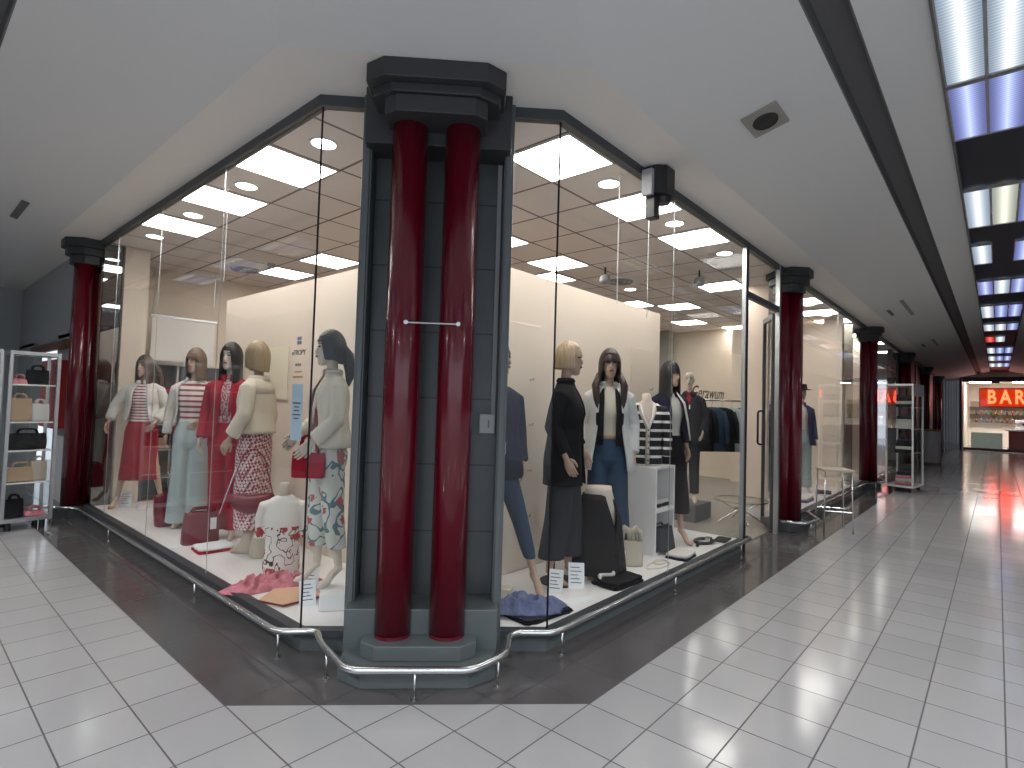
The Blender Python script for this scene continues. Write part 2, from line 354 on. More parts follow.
# raised back of the light trough, and everything beyond it
ZS = zs(1.47)
bm = B(); box(bm, -9, 34.2, -2.72, -2.00, ZS+.02, ZS+.15); box(bm, -2.4, -1.66, -2.0, 12, ZS+.02, ZS+.15)
struct('ceiling_trough', bm, mat('trough_dark', (.018, .02, .032), .7))
bm = B()
for y in (-2.012, -2.68): box(bm, -9 if y < -2.3 else -2.4, 34.2, y-.010, y+.010, ZS-.03, ZS+.12)
for x in (-1.672, -2.34): box(bm, x-.010, x+.010, -2.04, 12, ZS-.03, ZS+.12)
struct('trim_3', bm, M['channel'])
bm = B()
def slab(ps, th=.05):
    a = [bm.verts.new(p) for p in ps]; b = [bm.verts.new(Vector(p)+Vector((0, 0, th))) for p in ps]; n = len(ps)
    bm.faces.new(a); bm.faces.new(b)
    for i in range(n): bm.faces.new((a[i], a[(i+1) % n], b[(i+1) % n], b[i]))
slab([(-9, -2.70, ZS), (34.2, -2.70, ZS), (34.2, -4.3, ZC), (-9, -4.3, ZC)])
slab([(-2.38, 12, ZS), (-2.38, -2.0, ZS), (-4.0, -2.0, ZC), (-4.0, 12, ZC)])
slab([(-2.38, -2.04, ZS), (-9, -2.04, ZS), (-9, -.2, ZC), (-2.38, -.2, ZC)])
box(bm, -9, 34.2, -9, -4.3, ZC, ZC+.06)
struct('ceiling_far_side', bm, M['ceil'])
# light boxes
LB = []
def light_box(x0, x1, cols, along='x', label='', group='lit boxes in the corridor ceiling'):
    n = 0
    wid = .215
    for k, c in enumerate(cols):
        if c == '-': continue
        y = -2.015-.11-k*.218
        o = thing('ceiling_light_box', label % ('left', 'middle', 'right')[k] if '%' in label else label, 'ceiling light', ((x0+x1)/2, y, ZS-.018) if along == 'x' else (-1.675-.11-k*.218, (x0+x1)/2, ZS-.018), 0 if along == 'x' else pi/2, group)
        L_ = (x1-x0)
        bm = B(); box(bm, -L_/2, L_/2, -.1, .1, -.002, .008); link('diffuser', bm, M['sky_'+c], o)
        bm = B()
        for s in (-1, 1):
            box(bm, -L_/2-.008, L_/2+.008, s*.104-.005, s*.104+.005, -.012, .02); box(bm, s*(L_/2+.004)-.005, s*(L_/2+.004)+.005, -.1, .1, -.012, .02)
        link('frame', bm, M['grey'], o)
rows = [(-2.1, -1.0, 'aba'), (-.9, .1, 'bbb'), (1.0, 2.08, 'aaa'), (2.12, 3.2, 'aaa'), (3.26, 4.2, 'bbb'), (5.6, 7.0, 'acb'), (7.95, 9.1, 'a-b'), (10.5, 11.8, 'bab'), (13.2, 14.9, 'abb'), (16.1, 17.4, 'aab'), (18.8, 20.2, 'ra-'), (22, 24, 'abb'), (25.2, 27.2, 'abb'), (28.6, 30.6, 'aab')]
nm = ['behind the viewpoint', 'just behind the viewpoint', 'row above the viewpoint', 'nearest row in view, white and ribbed', 'violet second row in view', 'third row in view', 'fourth row, middle unlit', 'fifth row in view', 'sixth row in view', 'seventh row in view', 'red glowing eighth row in view', 'ninth row in view', 'tenth row in view', 'last row before the bar']
for (a, b, c), n_ in zip(rows, nm): light_box(a, b, c, 'x', '%s ceiling light box of the '+n_)
for i, y in enumerate((-.5, 1.4, 3.3, 5.2, 7.1, 9.0)): light_box(y, y+1.1, 'aba', 'y', '%s light box in left corridor ceiling, row '+('nearest the crossing', 'second from the crossing', 'third from the crossing', 'fourth from the crossing', 'fifth from the crossing', 'farthest from the crossing')[i], 'lit boxes in the left corridor ceiling')
# far and opposite walls
bm = B(); box(bm, -4.2, -4.0, -.2, 12, 0, ZC); struct('wall_left', bm, M['walldark'])
bm = B(); box(bm, 1, 34.1, -4.75, -4.6, 0, ZC+.1); struct('wall_right', bm, M['walldark'])
bm = B(); box(bm, -4.2, .4, 12, 12.2, 0, ZC+.4); struct('wall_far_left', bm, M['wallgrey'])
bm = B(); box(bm, .17, .29, 7.35, 12, 2.35, ZC); box(bm, .17, .29, 6.95, 8.4, 0, 2.4); box(bm, .17, .29, 10.4, 12, 0, 2.4); struct('wall_left_facade', bm, M['wallgrey'])
# shop back walls
bm = B(); box(bm, .3, 11.5, 7.34, 7.44, 0, 3.6); struct('wall_back', bm, M['cream'])
bm = B(); box(bm, 11.42, 11.52, .45, 7.34, 0, 3.6); struct('wall_end', bm, M['cream'])
bm = B(); prism(bm, [(.30, 1.05), (1.33, -.03), (20, -.03), (20, 7.4), (.30, 7.4)], ZI, ZI+.04); struct('ceiling_shop', bm, M['ceiltile'])
bm = B(); box(bm, 1.2, 1.27, .92, 4.85, 0, 2.74); box(bm, 1.2, 4.75, .85, .92, 0, 2.74); struct('wall_display', bm, M['cream'])
bm = B(); box(bm, .46, .74, 6.25, 6.6, 0, ZI); struct('wall_pillar', bm, M['cream'])
bm = B(); box(bm, .25, .45, 6.32, 6.36, ZP, ZI); struct('window_1', bm, M['dark_glass'])
bm = B(); box(bm, 11.0, 11.3, 3.72, 4.4, 0, ZI); struct('wall_column', bm, mat('green_grey', (.28, .28, .25), .7))
# display floors
bm = B(); prism(bm, [(GX+.02, .99), (1.315, -.085), (4.9, -.085), (4.9, .85), (1.2, .85), (1.2, 6.3), (GX+.02, 6.3)], 0, ZP); struct('floor_display', bm, M['dispfloor'])
# facade frames: ledge below, bar above, following the glass line
def poly_band(name, pts, w_out, w_in, z0, z1, m):
    """band along a 2D polyline (outward normal on the right-hand side when walking from left facade to right facade)"""
    bm = B(); P = [Vector(p) for p in pts]; n = len(P); offs = []
    for i in range(n):
        ns = []
        for a, b in ((i-1, i), (i, i+1)):
            if a < 0 or b >= n: continue
            d = (P[b]-P[a]).normalized(); ns.append(Vector((d.y, -d.x)))
        if len(ns) == 2: t = (ns[0]+ns[1]); t = t/(t.dot(ns[0]))
        else: t = ns[0]
        offs.append(t)
    o = [P[i]+offs[i]*w_out for i in range(n)]; q = [P[i]-offs[i]*w_in for i in range(n)]
    for i in range(n-1):
        prism(bm, [o[i], o[i+1], q[i+1], q[i]], z0, z1)
    return struct(name, bm, m)
WL = [(GX, 6.35), (GX, .975), D(-.25, .856)]; WR = [D(.715, .856), (1.325, GY), (4.93, GY)]
k = 4
for nme, W in (('left', WL), ('right', WR)):
    poly_band('trim_%d' % k, W, .03, .03, ZG, ZC, M['frame']); k += 1
    poly_band('trim_%d' % k, W, .045, .03, .098, ZP+.012, M['frame']); k += 1
    poly_band('trim_%d' % k, W, 0, .03, 0, .10, M['pier_dark'] if 0 else M['pier']); k += 1
# glass panes (with their thin dark joints)
def pane(i, a, b, z0=ZP+.012, z1=ZG, th=.010):
    a, b = Vector(a), Vector(b); d = (b-a).normalized(); nrm = Vector((d.y, -d.x))*th/2
    a2, b2 = a+d*.003, b-d*.003
    bm = B(); prism(bm, [a2+nrm, b2+nrm, b2-nrm, a2-nrm], z0, z1)
    o = struct('window_%d' % i, bm, M['glass']); return o
def joint(i, p, m=None, w=.005):
    bm = B(); box(bm, p[0]-w, p[0]+w, p[1]-w, p[1]+w, ZP+.012, ZG); return struct('trim_%d' % i, bm, m or M['blackm'])
pl = [D(-.25, .856), (GX, .975), (GX, 2.50), (GX, 4.05), (GX, 5.60), (GX, 6.32)]
for i, (a, b) in enumerate(zip(pl, pl[1:])): pane(2+i, a, b)
pr = [D(.715, .856), (1.325, GY), (3.05, GY), (4.90, GY)]
for i, (a, b) in enumerate(zip(pr, pr[1:])): pane(8+i, a, b)
joint(20, pl[1], w=.0045); joint(21, pr[1], w=.0045)
for i, p in enumerate(pl[2:5]+[pr[2]]): joint(22+i, p, M['silver'], .0025)
# return pane and door frame at the right end
bm = B(); box(bm, 4.915, 4.925, GY, .80, ZP, ZG); struct('window_12', bm, M['glass'])
bm = B(); box(bm, 4.90, 4.94, GY-.03, GY+.03, 0, ZC); struct('trim_30', bm, M['blackm'])
bm = B(); box(bm, 4.872, 4.90, GY-.022, GY+.02, ZP, ZC); struct('trim_31', bm, M['silver'])
bm = B(); box(bm, 4.94, 6.2, GY-.025, GY+.025, ZG, ZC); box(bm, 4.94, 6.2, GY-.025, GY+.025, 2.88, 2.95); box(bm, 6.17, 6.22, GY-.03, GY+.03, 0, ZC); struct('trim_32', bm, M['frame'])
bm = B(); box(bm, 6.13, 6.17, GY-.032, GY+.02, 0, ZC); struct('trim_33', bm, M['silver'])
bm = B(); box(bm, 4.94, 6.13, GY-.005, GY+.005, 2.95, ZG); struct('window_13', bm, M['glass'])

# ------------------------------------------------------------------ corner pier with its twin columns
UC = .233
pier = thing('corner_pier', 'dark slate corner pier carrying the two oxblood columns between the shop windows', 'pier', (*D(UC, .9), 0), -pi/4)
def pd(*a):  # box in pier space: du, dw relative to (UC,.9)
    u0, u1, w0, w1, z0, z1 = a; return (u0-UC, u1-UC, w0-.9, w1-.9, z0, z1)
bm = B(); box(bm, *pd(-.185, .655, .93, 1.0, .33, 3.22)); link('slab_facing', bm, M['pierslab'], pier)
bm = B(); box(bm, *pd(-.25, -.19, .80, 1.05, 0, ZC)); box(bm, *pd(-.235, -.20, .785, .81, .3, 3.2)); link('side_frame', bm, M['pier'], pier, bevel=.004)
bm = B(); box(bm, *pd(.655, .715, .80, 1.05, 0, ZC)); box(bm, *pd(.665, .70, .785, .81, .3, 3.2)); link('side_frame', bm, M['pier'], pier, bevel=.004)
bm = B(); box(bm, *pd(-.25, .715, 1.0, 1.06, 0, ZC)); link('back_panel', bm, M['pier'], pier)
bm = B(); box(bm, *pd(-.22, .69, .66, .93, .0, .33)); link('pedestal', bm, M['pier'], pier, bevel=.006)
bm = B(); box(bm, *pd(-.22, .69, .70, .93, 3.16, ZC)); link('lintel', bm, M['cap'], pier, bevel=.006)
def octa(w0, hu, ch, w1=.80):
    return [(-hu+ch, w0-.9), (hu-ch, w0-.9), (hu, w0-.9+ch*.75), (hu, w1-.9), (-hu, w1-.9), (-hu, w0-.9+ch*.75)]
bm = B(); prism(bm, octa(.39, .44, .145), 0, .10); link('lower_step', bm, M['pier'], pier, bevel=.005)
bm = B(); prism(bm, octa(.49, .33, .085), .10, .185); link('upper_step', bm, M['pier'], pier, bevel=.005)
bm = B(); prism(bm, octa(.375, .405, .11, .86), 3.40, ZC); link('capital', bm, M['cap'], pier, bevel=.006)
bm = B(); prism(bm, octa(.43, .375, .12, .86), 3.345, 3.40); link('capital', bm, M['cap'], pier, bevel=.006)
bm = B(); prism(bm, octa(.45, .30, .07, .86), 3.24, 3.345); link('capital', bm, M['cap'], pier, bevel=.006)
def column(name, u, w, z0, z1, r, label, group=None):
    o = thing(name, label, 'column', (*D(u, w), z0), 0, group)
    bm = B(); cyl(bm, 0, 0, .02, z1-z0, r, 48); s = link('shaft', bm, M['oxblood'], o, smooth=False)
    for p in s.data.polygons: p.use_smooth = abs(p.normal.z) < .5
    bm = B(); cyl(bm, 0, 0, 0, .02, r+.0005, 48); link('foot_ring', bm, M['oxblood'], o)
    return o
column('round_column', .068, .66, .185, 3.26, .107, 'left one of the two glossy oxblood columns on the corner pier', 'twin columns of the corner pier')
column('round_column', .388, .66, .185, 3.26, .107, 'right one of the two glossy oxblood columns on the corner pier', 'twin columns of the corner pier')
ti = thing('tie_rod', 'thin steel rod joining the twin columns on the corner pier', 'rod', (*D(.25, .55), 2.03), -pi/4)
bm = B(); tube(bm, [(-.16, 0, 0), (.155, 0, 0)], .006, 8); link('rod', bm, M['steel'], ti)
for s in (-.155, .15):
    bm = B(); tube(bm, [(s, -.012, 0), (s, .03, 0)], .013, 10); link('end_clamp', bm, M['steel'], ti)
bm = B(); o = thing('cable_duct', 'pale grey cable duct with switch box on the right side of the corner pier', 'duct', (*D(.60, .915), 0), -pi/4)
bm = B(); box(bm, .018, .045, -.012, .012, 1.50, 3.15); link('duct', bm, M['grey'], o)
bm = B(); box(bm, -.055, .045, -.03, .012, 1.375, 1.50); sb = link('switch_box', bm, mat('box_grey', (.42, .43, .43), .5), o, bevel=.004)
bm = B(); box(bm, .0, .008, -.034, -.03, 1.41, 1.46); link('key_switch', bm, M['ink'], sb)

# other facade columns: clustered shafts under an octagonal cap
def cluster(x, y, label, ang=pi/4, lab_g='columns along the shop facades'):
    o = thing('facade_column', label, 'column', (x, y, 0), ang, lab_g)
    def oc(r): return [(r*cos(pi/8+i*pi/4), r*sin(pi/8+i*pi/4)) for i in range(8)]
    bm = B(); prism(bm, oc(.27), 0, .12); link('plinth', bm, M['pierslab'], o, bevel=.004)
    bm = B(); prism(bm, oc(.30), 3.40, ZC); prism(bm, oc(.255), 3.31, 3.40); prism(bm, oc(.205), 3.20, 3.31); link('capital', bm, M['cap'], o, bevel=.005)
    for s in (-.085, .085):
        bm = B(); cyl(bm, s, 0, .12, 3.22, .103, 40); sh = link('shaft', bm, M['oxblood'], o)
        for p in sh.data.polygons: p.use_smooth = abs(p.normal.z) < .5
    bm = B(); box(bm, -.05, .05, .07, .14, .12, 3.3); link('spine', bm, M['pier_dark'], o)
    return o
cl = cluster(.15, 6.62, 'oxblood column at the far left end of the left shop window')
for x, lb in ((6.62, 'oxblood column beside the open glass shop door'), (12.9, 'oxblood column behind the clothes showcase in the corridor, nearer one'), (19.2, 'oxblood column directly above the top of the corridor showcase, farther one'), (25.4, 'dark column at the far end of the corridor facade'), (31.5, 'last dark column next to the bar front')):
    dup(cl, (x, -.13, 0), -pi/4, lb)

# ------------------------------------------------------------------ guard rails
def rail(label, path, posts, z=.155, r=.0205, cutoff=None):
    o = thing('guard_rail', label, 'rail', (path[0][0], path[0][1], 0), 0, 'low steel rails round the shop fronts'); ox, oy = path[0]
    P = rounded([(x-ox, y-oy, z) for x, y in path], .07, 6)
    bm = B(); tube(bm, P, r, 12); link('tube', bm, M['steel'], o, smooth=True)
    for x, y in posts:
        bm = B(); cyl(bm, x-ox, y-oy, .006, z-.01, .0075, 10); p = link('post', bm, M['steel'], o, smooth=True)
        bm = B(); cyl(bm, x-ox, y-oy, 0, .007, .019, 14); link('floor_flange', bm, M['steel'], p)
RX, RY = .085, -.21
corner = [(RX, .99), D(-.40, .775), D(-.335, .60), D(-.11, .275), D(.545, .275), D(.735, .46), D(.765, .70), D(.83, .76), (1.28, RY)]
path = [(-.32, 6.62), (-.14, 6.36), (RX, 6.02)] + corner + [(4.93, RY), (4.99, -.10)]
posts = [(-.13, 6.36), (RX, 4.72), (RX, 2.30), (RX+.012, .985), D(-.27, .50), D(.245, .272), D(.69, .42), (1.36, RY), (3.0, RY), (4.62, RY)]
rail('long polished steel guard rail bending round the corner pier and both windows', path, posts)
path2 = [(6.2, -.10), (6.3, -.42), (6.75, -.50), (7.3, -.22), (11.9, -.22), (12.3, -.42), (12.9, -.48), (13.5, -.22), (17, -.22)]
rail('steel guard rail below the second shop window behind the stool', path2, [(6.52, -.45), (7.0, -.37), (8.8, -.22), (10.6, -.22), (12.2, -.37), (15, -.22)])

# ------------------------------------------------------------------ shop ceiling lights and fittings
GP = lambda i, j: (.26+.63*i+.315, -.05+.63*j+.315)
def led(i, j, label, sh=0):
    x, y = GP(i, j); s = .29
    o = thing('ceiling_panel_light', label, 'ceiling light', (x+sh, y, ZI), 0, 'square led panels in the shop ceiling')
    bm = B(); box(bm, -s, s, -s, s, -.008, -.002); link('diffuser', bm, M['panel'], o)
    bm = B()
    for k_ in (-1, 1): box(bm, -s-.012, s+.012, k_*(s+.006)-.006, k_*(s+.006)+.006, -.012, 0); box(bm, k_*(s+.006)-.006, k_*(s+.006)+.006, -s, s, -.012, 0)
    link('frame', bm, M['white'], o)
led(0, 3, 'large square ceiling light nearest the corner in the left window')
led(0, 5, 'second square ceiling light along the left window, above the first round downlight pair')
led(0, 7, 'third square ceiling light along the left window, nearest the far left column')
led(3, 7, 'square ceiling light above the left partition, the nearer of two beside the pier')
led(3, 9, 'square ceiling light above the left partition, the farther of the two')
led(2, 0, 'large square ceiling light nearest the corner in the right window')
led(4, 0, 'square ceiling light partly behind the wall box in the right window')
led(6, 0, 'third square ceiling light along the right window')
led(6, 3, 'square ceiling light above the right partition, the larger of a close pair')
led(7, 4, 'square ceiling light above the right partition, the smaller of a close pair')
led(4, 3, 'square ceiling light half cut off by the corner pier frame')
led(10, 1, 'square ceiling light just left of the door frame, at the end of the right window')
led(11, 4, 'small square ceiling light right above the end of the right partition')
led(12, 3, 'small square ceiling light beside the one above the partition end')
led(15, 4, 'tiny square ceiling light farthest back in the right window')
led(17, 3, 'tiny square ceiling light at the back of the right window, next to the door frame')
for x_, l_ in ((13, 'first square ceiling light beyond the open door'), (15, 'second square ceiling light beyond the open door'), (17, 'third square ceiling light beyond the open door'), (21, 'first square light in the window past the third column'), (24, 'second square light in the window past the third column'), (28, 'square light in the darkest far window')):
    led(x_, 0, l_)
def downl(x, y, label):
    o = thing('downlight', label, 'ceiling light', (x, y, ZI), 0, 'round downlights in the shop ceiling')
    bm = B(); cyl(bm, 0, 0, -.010, -.003, .085, 28); link('disc', bm, M['down'], o)
    bm = B(); rings(bm, [((0, 0, 0), .108, .108), ((0, 0, -.012), .104, .104), ((0, 0, -.012), .088, .088), ((0, 0, -.004), .086, .086)], 28, cap=False); link('trim_ring', bm, M['white'], o)
for y, l_ in ((1.5, 'round downlight beside the glass corner of the left window'), (2.83, 'second round downlight along the left window'), (4.13, 'third round downlight along the left window'), (5.39, 'fourth round downlight, farthest along the left window')): downl(.54, y, l_)
for x, y, l_ in ((2.455, .205, 'round downlight between the two nearest square lights of the right window'), (3.733, .205, 'round downlight right of the dark wall box in the right window'), (5.1, .20, 'round downlight next to the right end of the right window'), (6.3, 2.15, 'small round downlight above the right partition'), (7.6, .2, 'round downlight beyond the open door, first'), (9.1, .2, 'round downlight beyond the open door, second'), (10.4, .2, 'round downlight beyond the open door, third')): downl(x, y, l_)
def diffuser(x, y, label):
    o = thing('air_diffuser', label, 'vent', (x, y, ZI), 0, 'air diffusers in the shop ceiling')
    bm = B(); box(bm, -.29, .29, -.29, .29, -.006, 0); link('plate', bm, M['white'], o)
    for q_ in range(3):
        r = .20-.06*q_; bm = B(); rings(bm, [((0, 0, -.006), r, r), ((0, 0, -.03), r-.015, r-.015), ((0, 0, -.03), r-.025, r-.025), ((0, 0, -.008), r-.035, r-.035)], 24, cap=False); link('cone_ring', bm, M['grey'], o)
    bm = B(); cyl(bm, 0, 0, -.02, -.006, .06, 16); link('core', bm, M['black'], o)
diffuser(5.72, 2.0, 'round air diffuser in the shop ceiling above the striped cardigan side')
diffuser(1.95, 6.2, 'round air diffuser in the shop ceiling above the left partition')
def spot(x, y, label):  # spotlight head hanging on a short stem
    o = thing('ceiling_spotlight', label, 'spotlight', (x, y, ZI), 0, 'dark spotlights under the shop ceiling')
    bm = B(); cyl(bm, 0, 0, -.10, 0, .012, 10); link('stem', bm, M['blackm'], o)
    bm = B(); rings(bm, [((0, 0, -.10), .03, .03), ((0, 0, -.12), .065, .065), ((0, 0, -.19), .08, .08), ((0, 0, -.215), .06, .06)], 18); link('lamp_head', bm, M['grey'], o, smooth=True)
spot(*(4.9, 1.75), 'left one of two round spotlights hanging under the shop ceiling'); spot(*(5.75, .78), 'right one of two round spotlights hanging under the shop ceiling')
bm = B(); cyl(bm, 0, 0, -.05, 0, .05, 16, .06); tag(link('smoke_detector', bm, M['grey'], loc=(2.05, 5.55, ZI)), 'smoke detector on the shop ceiling beside the left air diffuser', 'detector')
def wire(x, y, z0, label):
    bm = B(); tube(bm, [(0, 0, z0-ZI), (0, 0, -.01)], .0035, 6); tube(bm, [(0, 0, -.01), (.03, 0, -.03), (.04, 0, -.0), ], .004, 6)
    tag(link('hanging_wire', bm, M['white'], loc=(x, y, ZI)), label, 'wire', 'thin wires hanging from the shop ceiling')
wire(2.32, .02, 2.4, 'thin white wire hanging left of the wall box in the right window'); wire(3.02, .12, 2.4, 'thin white wire hanging right of the wall box in the right window'); wire(.45, 3.0, 2.6, 'thin white wire hanging beside the second light of the left window')
# dark sensor box on the right window head
sb = thing('shutter_motor_box', 'dark box fixed to the head of the right window, under the ceiling', 'wall box', (2.52, GY-.035, 3.30))
bm = B(); prism(bm, [(-.11, 0), (-.11, -.10), (-.05, -.17), (.09, -.17), (.13, -.10), (.13, 0)], -.02, .205); link('housing', bm, M['black'], sb, bevel=.006)
bm = B(); box(bm, -.15, -.11, -.09, 0, -.04, .17); link('side_plate', bm, M['grey'], sb, bevel=.004)
bm = B(); box(bm, -.10, -.01, -.09, -.01, -.21, -.02); link('lower_arm', bm, M['black'], sb, bevel=.004)
bm = B(); cyl(bm, .06, -.08, -.06, -.02, .06, 16, .075); link('sensor_dome', bm, M['black'], sb)
# ceiling spot and vents in the corridor slopes
th_ = math.atan(SL)
v = thing('ceiling_vent', 'square recessed vent with dark round opening in the sloping corridor ceiling', 'vent', (2.48, -1.05, zs(.51)-.003), 0); v.rotation_euler = (-th_, 0, 0)
bm = B(); box(bm, -.16, .16, -.12, .12, -.012, 0); link('plate', bm, mat('vent_plate', (.30, .29, .26), .5), v)
bm = B(); rings(bm, [((.0, 0, -.012), .10, .085), ((0, 0, -.022), .095, .08), ((0, 0, -.014), .07, .06)], 28); link('opening', bm, M['black'], v)
bm = B(); box(bm, -.035, .035, -.42, .42, -.012, 0); o = link('air_slot', bm, M['channel'], loc=(-.62, 6.05, zs(.42)-.006)); o.rotation_euler = (0, th_, 0); tag(o, 'dark slot vent in the ceiling above the left corridor', 'vent')
for x, lb in ((11.2, 'nearer'), (17.5, 'farther')):
    o = thing('ceiling_grille', lb+' slot grille in the sloping ceiling above the corridor shops', 'vent', (x, -1.0, zs(.46)-.004), 0, 'slot grilles in the corridor ceiling'); o.rotation_euler = (-th_, 0, 0)
    bm = B(); box(bm, -.9, .9, -.03, .03, -.006, 0); link('slot', bm, M['grilleg'], o)
    bm = B(); box(bm, -.35, .35, .25, .30, -.006, 0); link('slot', bm, M['channel'], o)

# ------------------------------------------------------------------ open glass door at the shop entrance
dr2 = thing('glass_door', 'open glass shop door with dark frame and black loop handle beside the column', 'door', (6.16, -.07, 0), R_(29))
bm = B(); box(bm, 0, .045, -.02, .02, .04, 2.87); box(bm, .50, .545, -.02, .02, .04, 2.87); box(bm, .045, .50, -.02, .02, .04, .12); box(bm, .045, .5, -.02, .02, 2.8, 2.87); link('door_frame', bm, M['frame'], dr2, bevel=.003)
bm = B(); box(bm, .045, .50, -.004, .004, .12, 2.8); link('door_glass', bm, M['glass'], dr2)
bm = B(); tube(bm, rounded([(.40, .02, 1.12), (.40, .10, 1.12), (.40, .10, 1.58), (.40, .02, 1.58)], .04), .014, 10); link('handle', bm, M['black'], dr2, smooth=True)

# ------------------------------------------------------------------ mannequins
PROF = [(.78, .165, .110, 0), (.86, .185, .120, .005), (.93, .180, .120, .01), (1.02, .150, .102, .005), (1.10, .128, .090, 0), (1.18, .135, .095, -.004), (1.27, .155, .115, -.012), (1.34, .160, .110, -.008), (1.40, .172, .095, 0), (1.44, .165, .080, .006), (1.475, .120, .062, .01), (1.50, .060, .052, .01)]
def prof(z):
    P = PROF
    if z <= P[0][0]: return P[0][1:]
    for a, b in zip(P, P[1:]):
        if z <= b[0]:
            t = (z-a[0])/(b[0]-a[0]); return tuple(a[i]*(1-t)+b[i]*t for i in (1, 2, 3))
    return P[-1][1:]
HEAD = [(-.118, .020, -.085, -.045), (-.10, .040, -.099, -.01), (-.07, .054, -.100, .03), (-.04, .063, -.097, .06), (-.01, .069, -.095, .08), (.02, .073, -.091, .09), (.05, .074, -.097, .092), (.08, .068, -.088, .085), (.105, .050, -.062, .062), (.120, .018, -.03, .03)]
def remesh(o, v=.009, it=2):
    r = o.modifiers.new('remesh', 'REMESH'); r.mode = 'VOXEL'; r.voxel_size = v; r.use_smooth_shade = True
    s = o.modifiers.new('smooth', 'SMOOTH'); s.iterations = it; s.factor = .5
def head_bm(bm, hc, hy, scale=1.0):
    Rz = Matrix.Rotation(hy, 3, 'Z'); n = 20; R = []
    for (z, rx, yf, yb) in HEAD:
        ring = []
        for i in range(n):
            a = 2*pi*i/n; x = rx*cos(a); s_ = sin(a); y = (yf+yb)/2+(yb-yf)/2*s_
            ring.append(bm.verts.new(hc+Rz @ Vector((x, y, z))))
        R.append(ring)
    for a, b in zip(R, R[1:]):
        for i in range(n): bm.faces.new((a[i], a[(i+1) % n], b[(i+1) % n], b[i]))
    bm.faces.new(R[0]); bm.faces.new(R[-1])
    f = lambda *p: hc+Rz @ Vector(p)
    tube(bm, [f(0, -.086, .030), f(0, -.108, -.005), f(0, -.117, -.026), f(0, -.10, -.034)], [.006, .011, .014, .010], 8)
    tube(bm, [f(-.022, -.092, -.055), f(0, -.103, -.055), f(.022, -.092, -.055)], [.006, .010, .006], 8)
    for s in (-1, 1): tube(bm, [f(s*.070, 0, .02), f(s*.078, .008, .0), f(s*.070, 0, -.03)], [.010, .014, .008], 8, 1)
def hand(parent, wrist, d, m, curl=.5, side=1, sc=1.0, nrm=None):
    """palm, four unequal fingers and a thumb continuing the forearm direction d"""
    d = Vector(d).normalized(); n_ = Vector(nrm) if nrm else Vector((side, 0, 0)); n_ = (n_-d*n_.dot(d)).normalized(); s_ = d.cross(n_)
    w = Vector(wrist); bm = B()
    tube(bm, [w-d*.02, w+d*.02, w+d*.055, w+d*.085], [.022*sc, .029*sc, .038*sc, .034*sc], 12, .5) if False else None
    pr_ = [(w-d*.03, .022, .018), (w+d*.01, .024, .016), (w+d*.045, .038, .015), (w+d*.085, .040, .013), (w+d*.092, .034, .010)]
    R = []
    for (c, a, b) in pr_: R.append([bm.verts.new(c+s_*a*cos(2*pi*k/12)+n_*b*sin(2*pi*k/12)) for k in range(12)])
    for a, b in zip(R, R[1:]):
        for k in range(12): bm.faces.new((a[k], a[(k+1) % 12], b[(k+1) % 12], b[k]))
    bm.faces.new(R[0]); bm.faces.new(R[-1])
    for k, (off, ln) in enumerate(((-.030, .072), (-.010, .084), (.010, .078), (.029, .062))):
        p0 = w+d*.080+s_*off; c_ = curl*(1+.12*k)
        p1 = p0+(d*cos(c_*.4)-n_*sin(c_*.4)).normalized()*ln*.45; p2 = p1+(d*cos(c_)-n_*sin(c_))*ln*.32; p3 = p2+(d*cos(c_*1.5)-n_*sin(c_*1.5))*ln*.26
        tube(bm, [p0, p1, p2, p3], [.0095, .0088, .0080, .0060], 8)
    t0 = w+d*.025-s_*.026; tube(bm, [t0, t0+d*.022-s_*.022-n_*.005, t0+d*.052-s_*.030-n_*.014, t0+d*.072-s_*.028-n_*.02], [.013, .011, .0095, .007], 8)
    return link('hand', bm, m, parent, smooth=True)
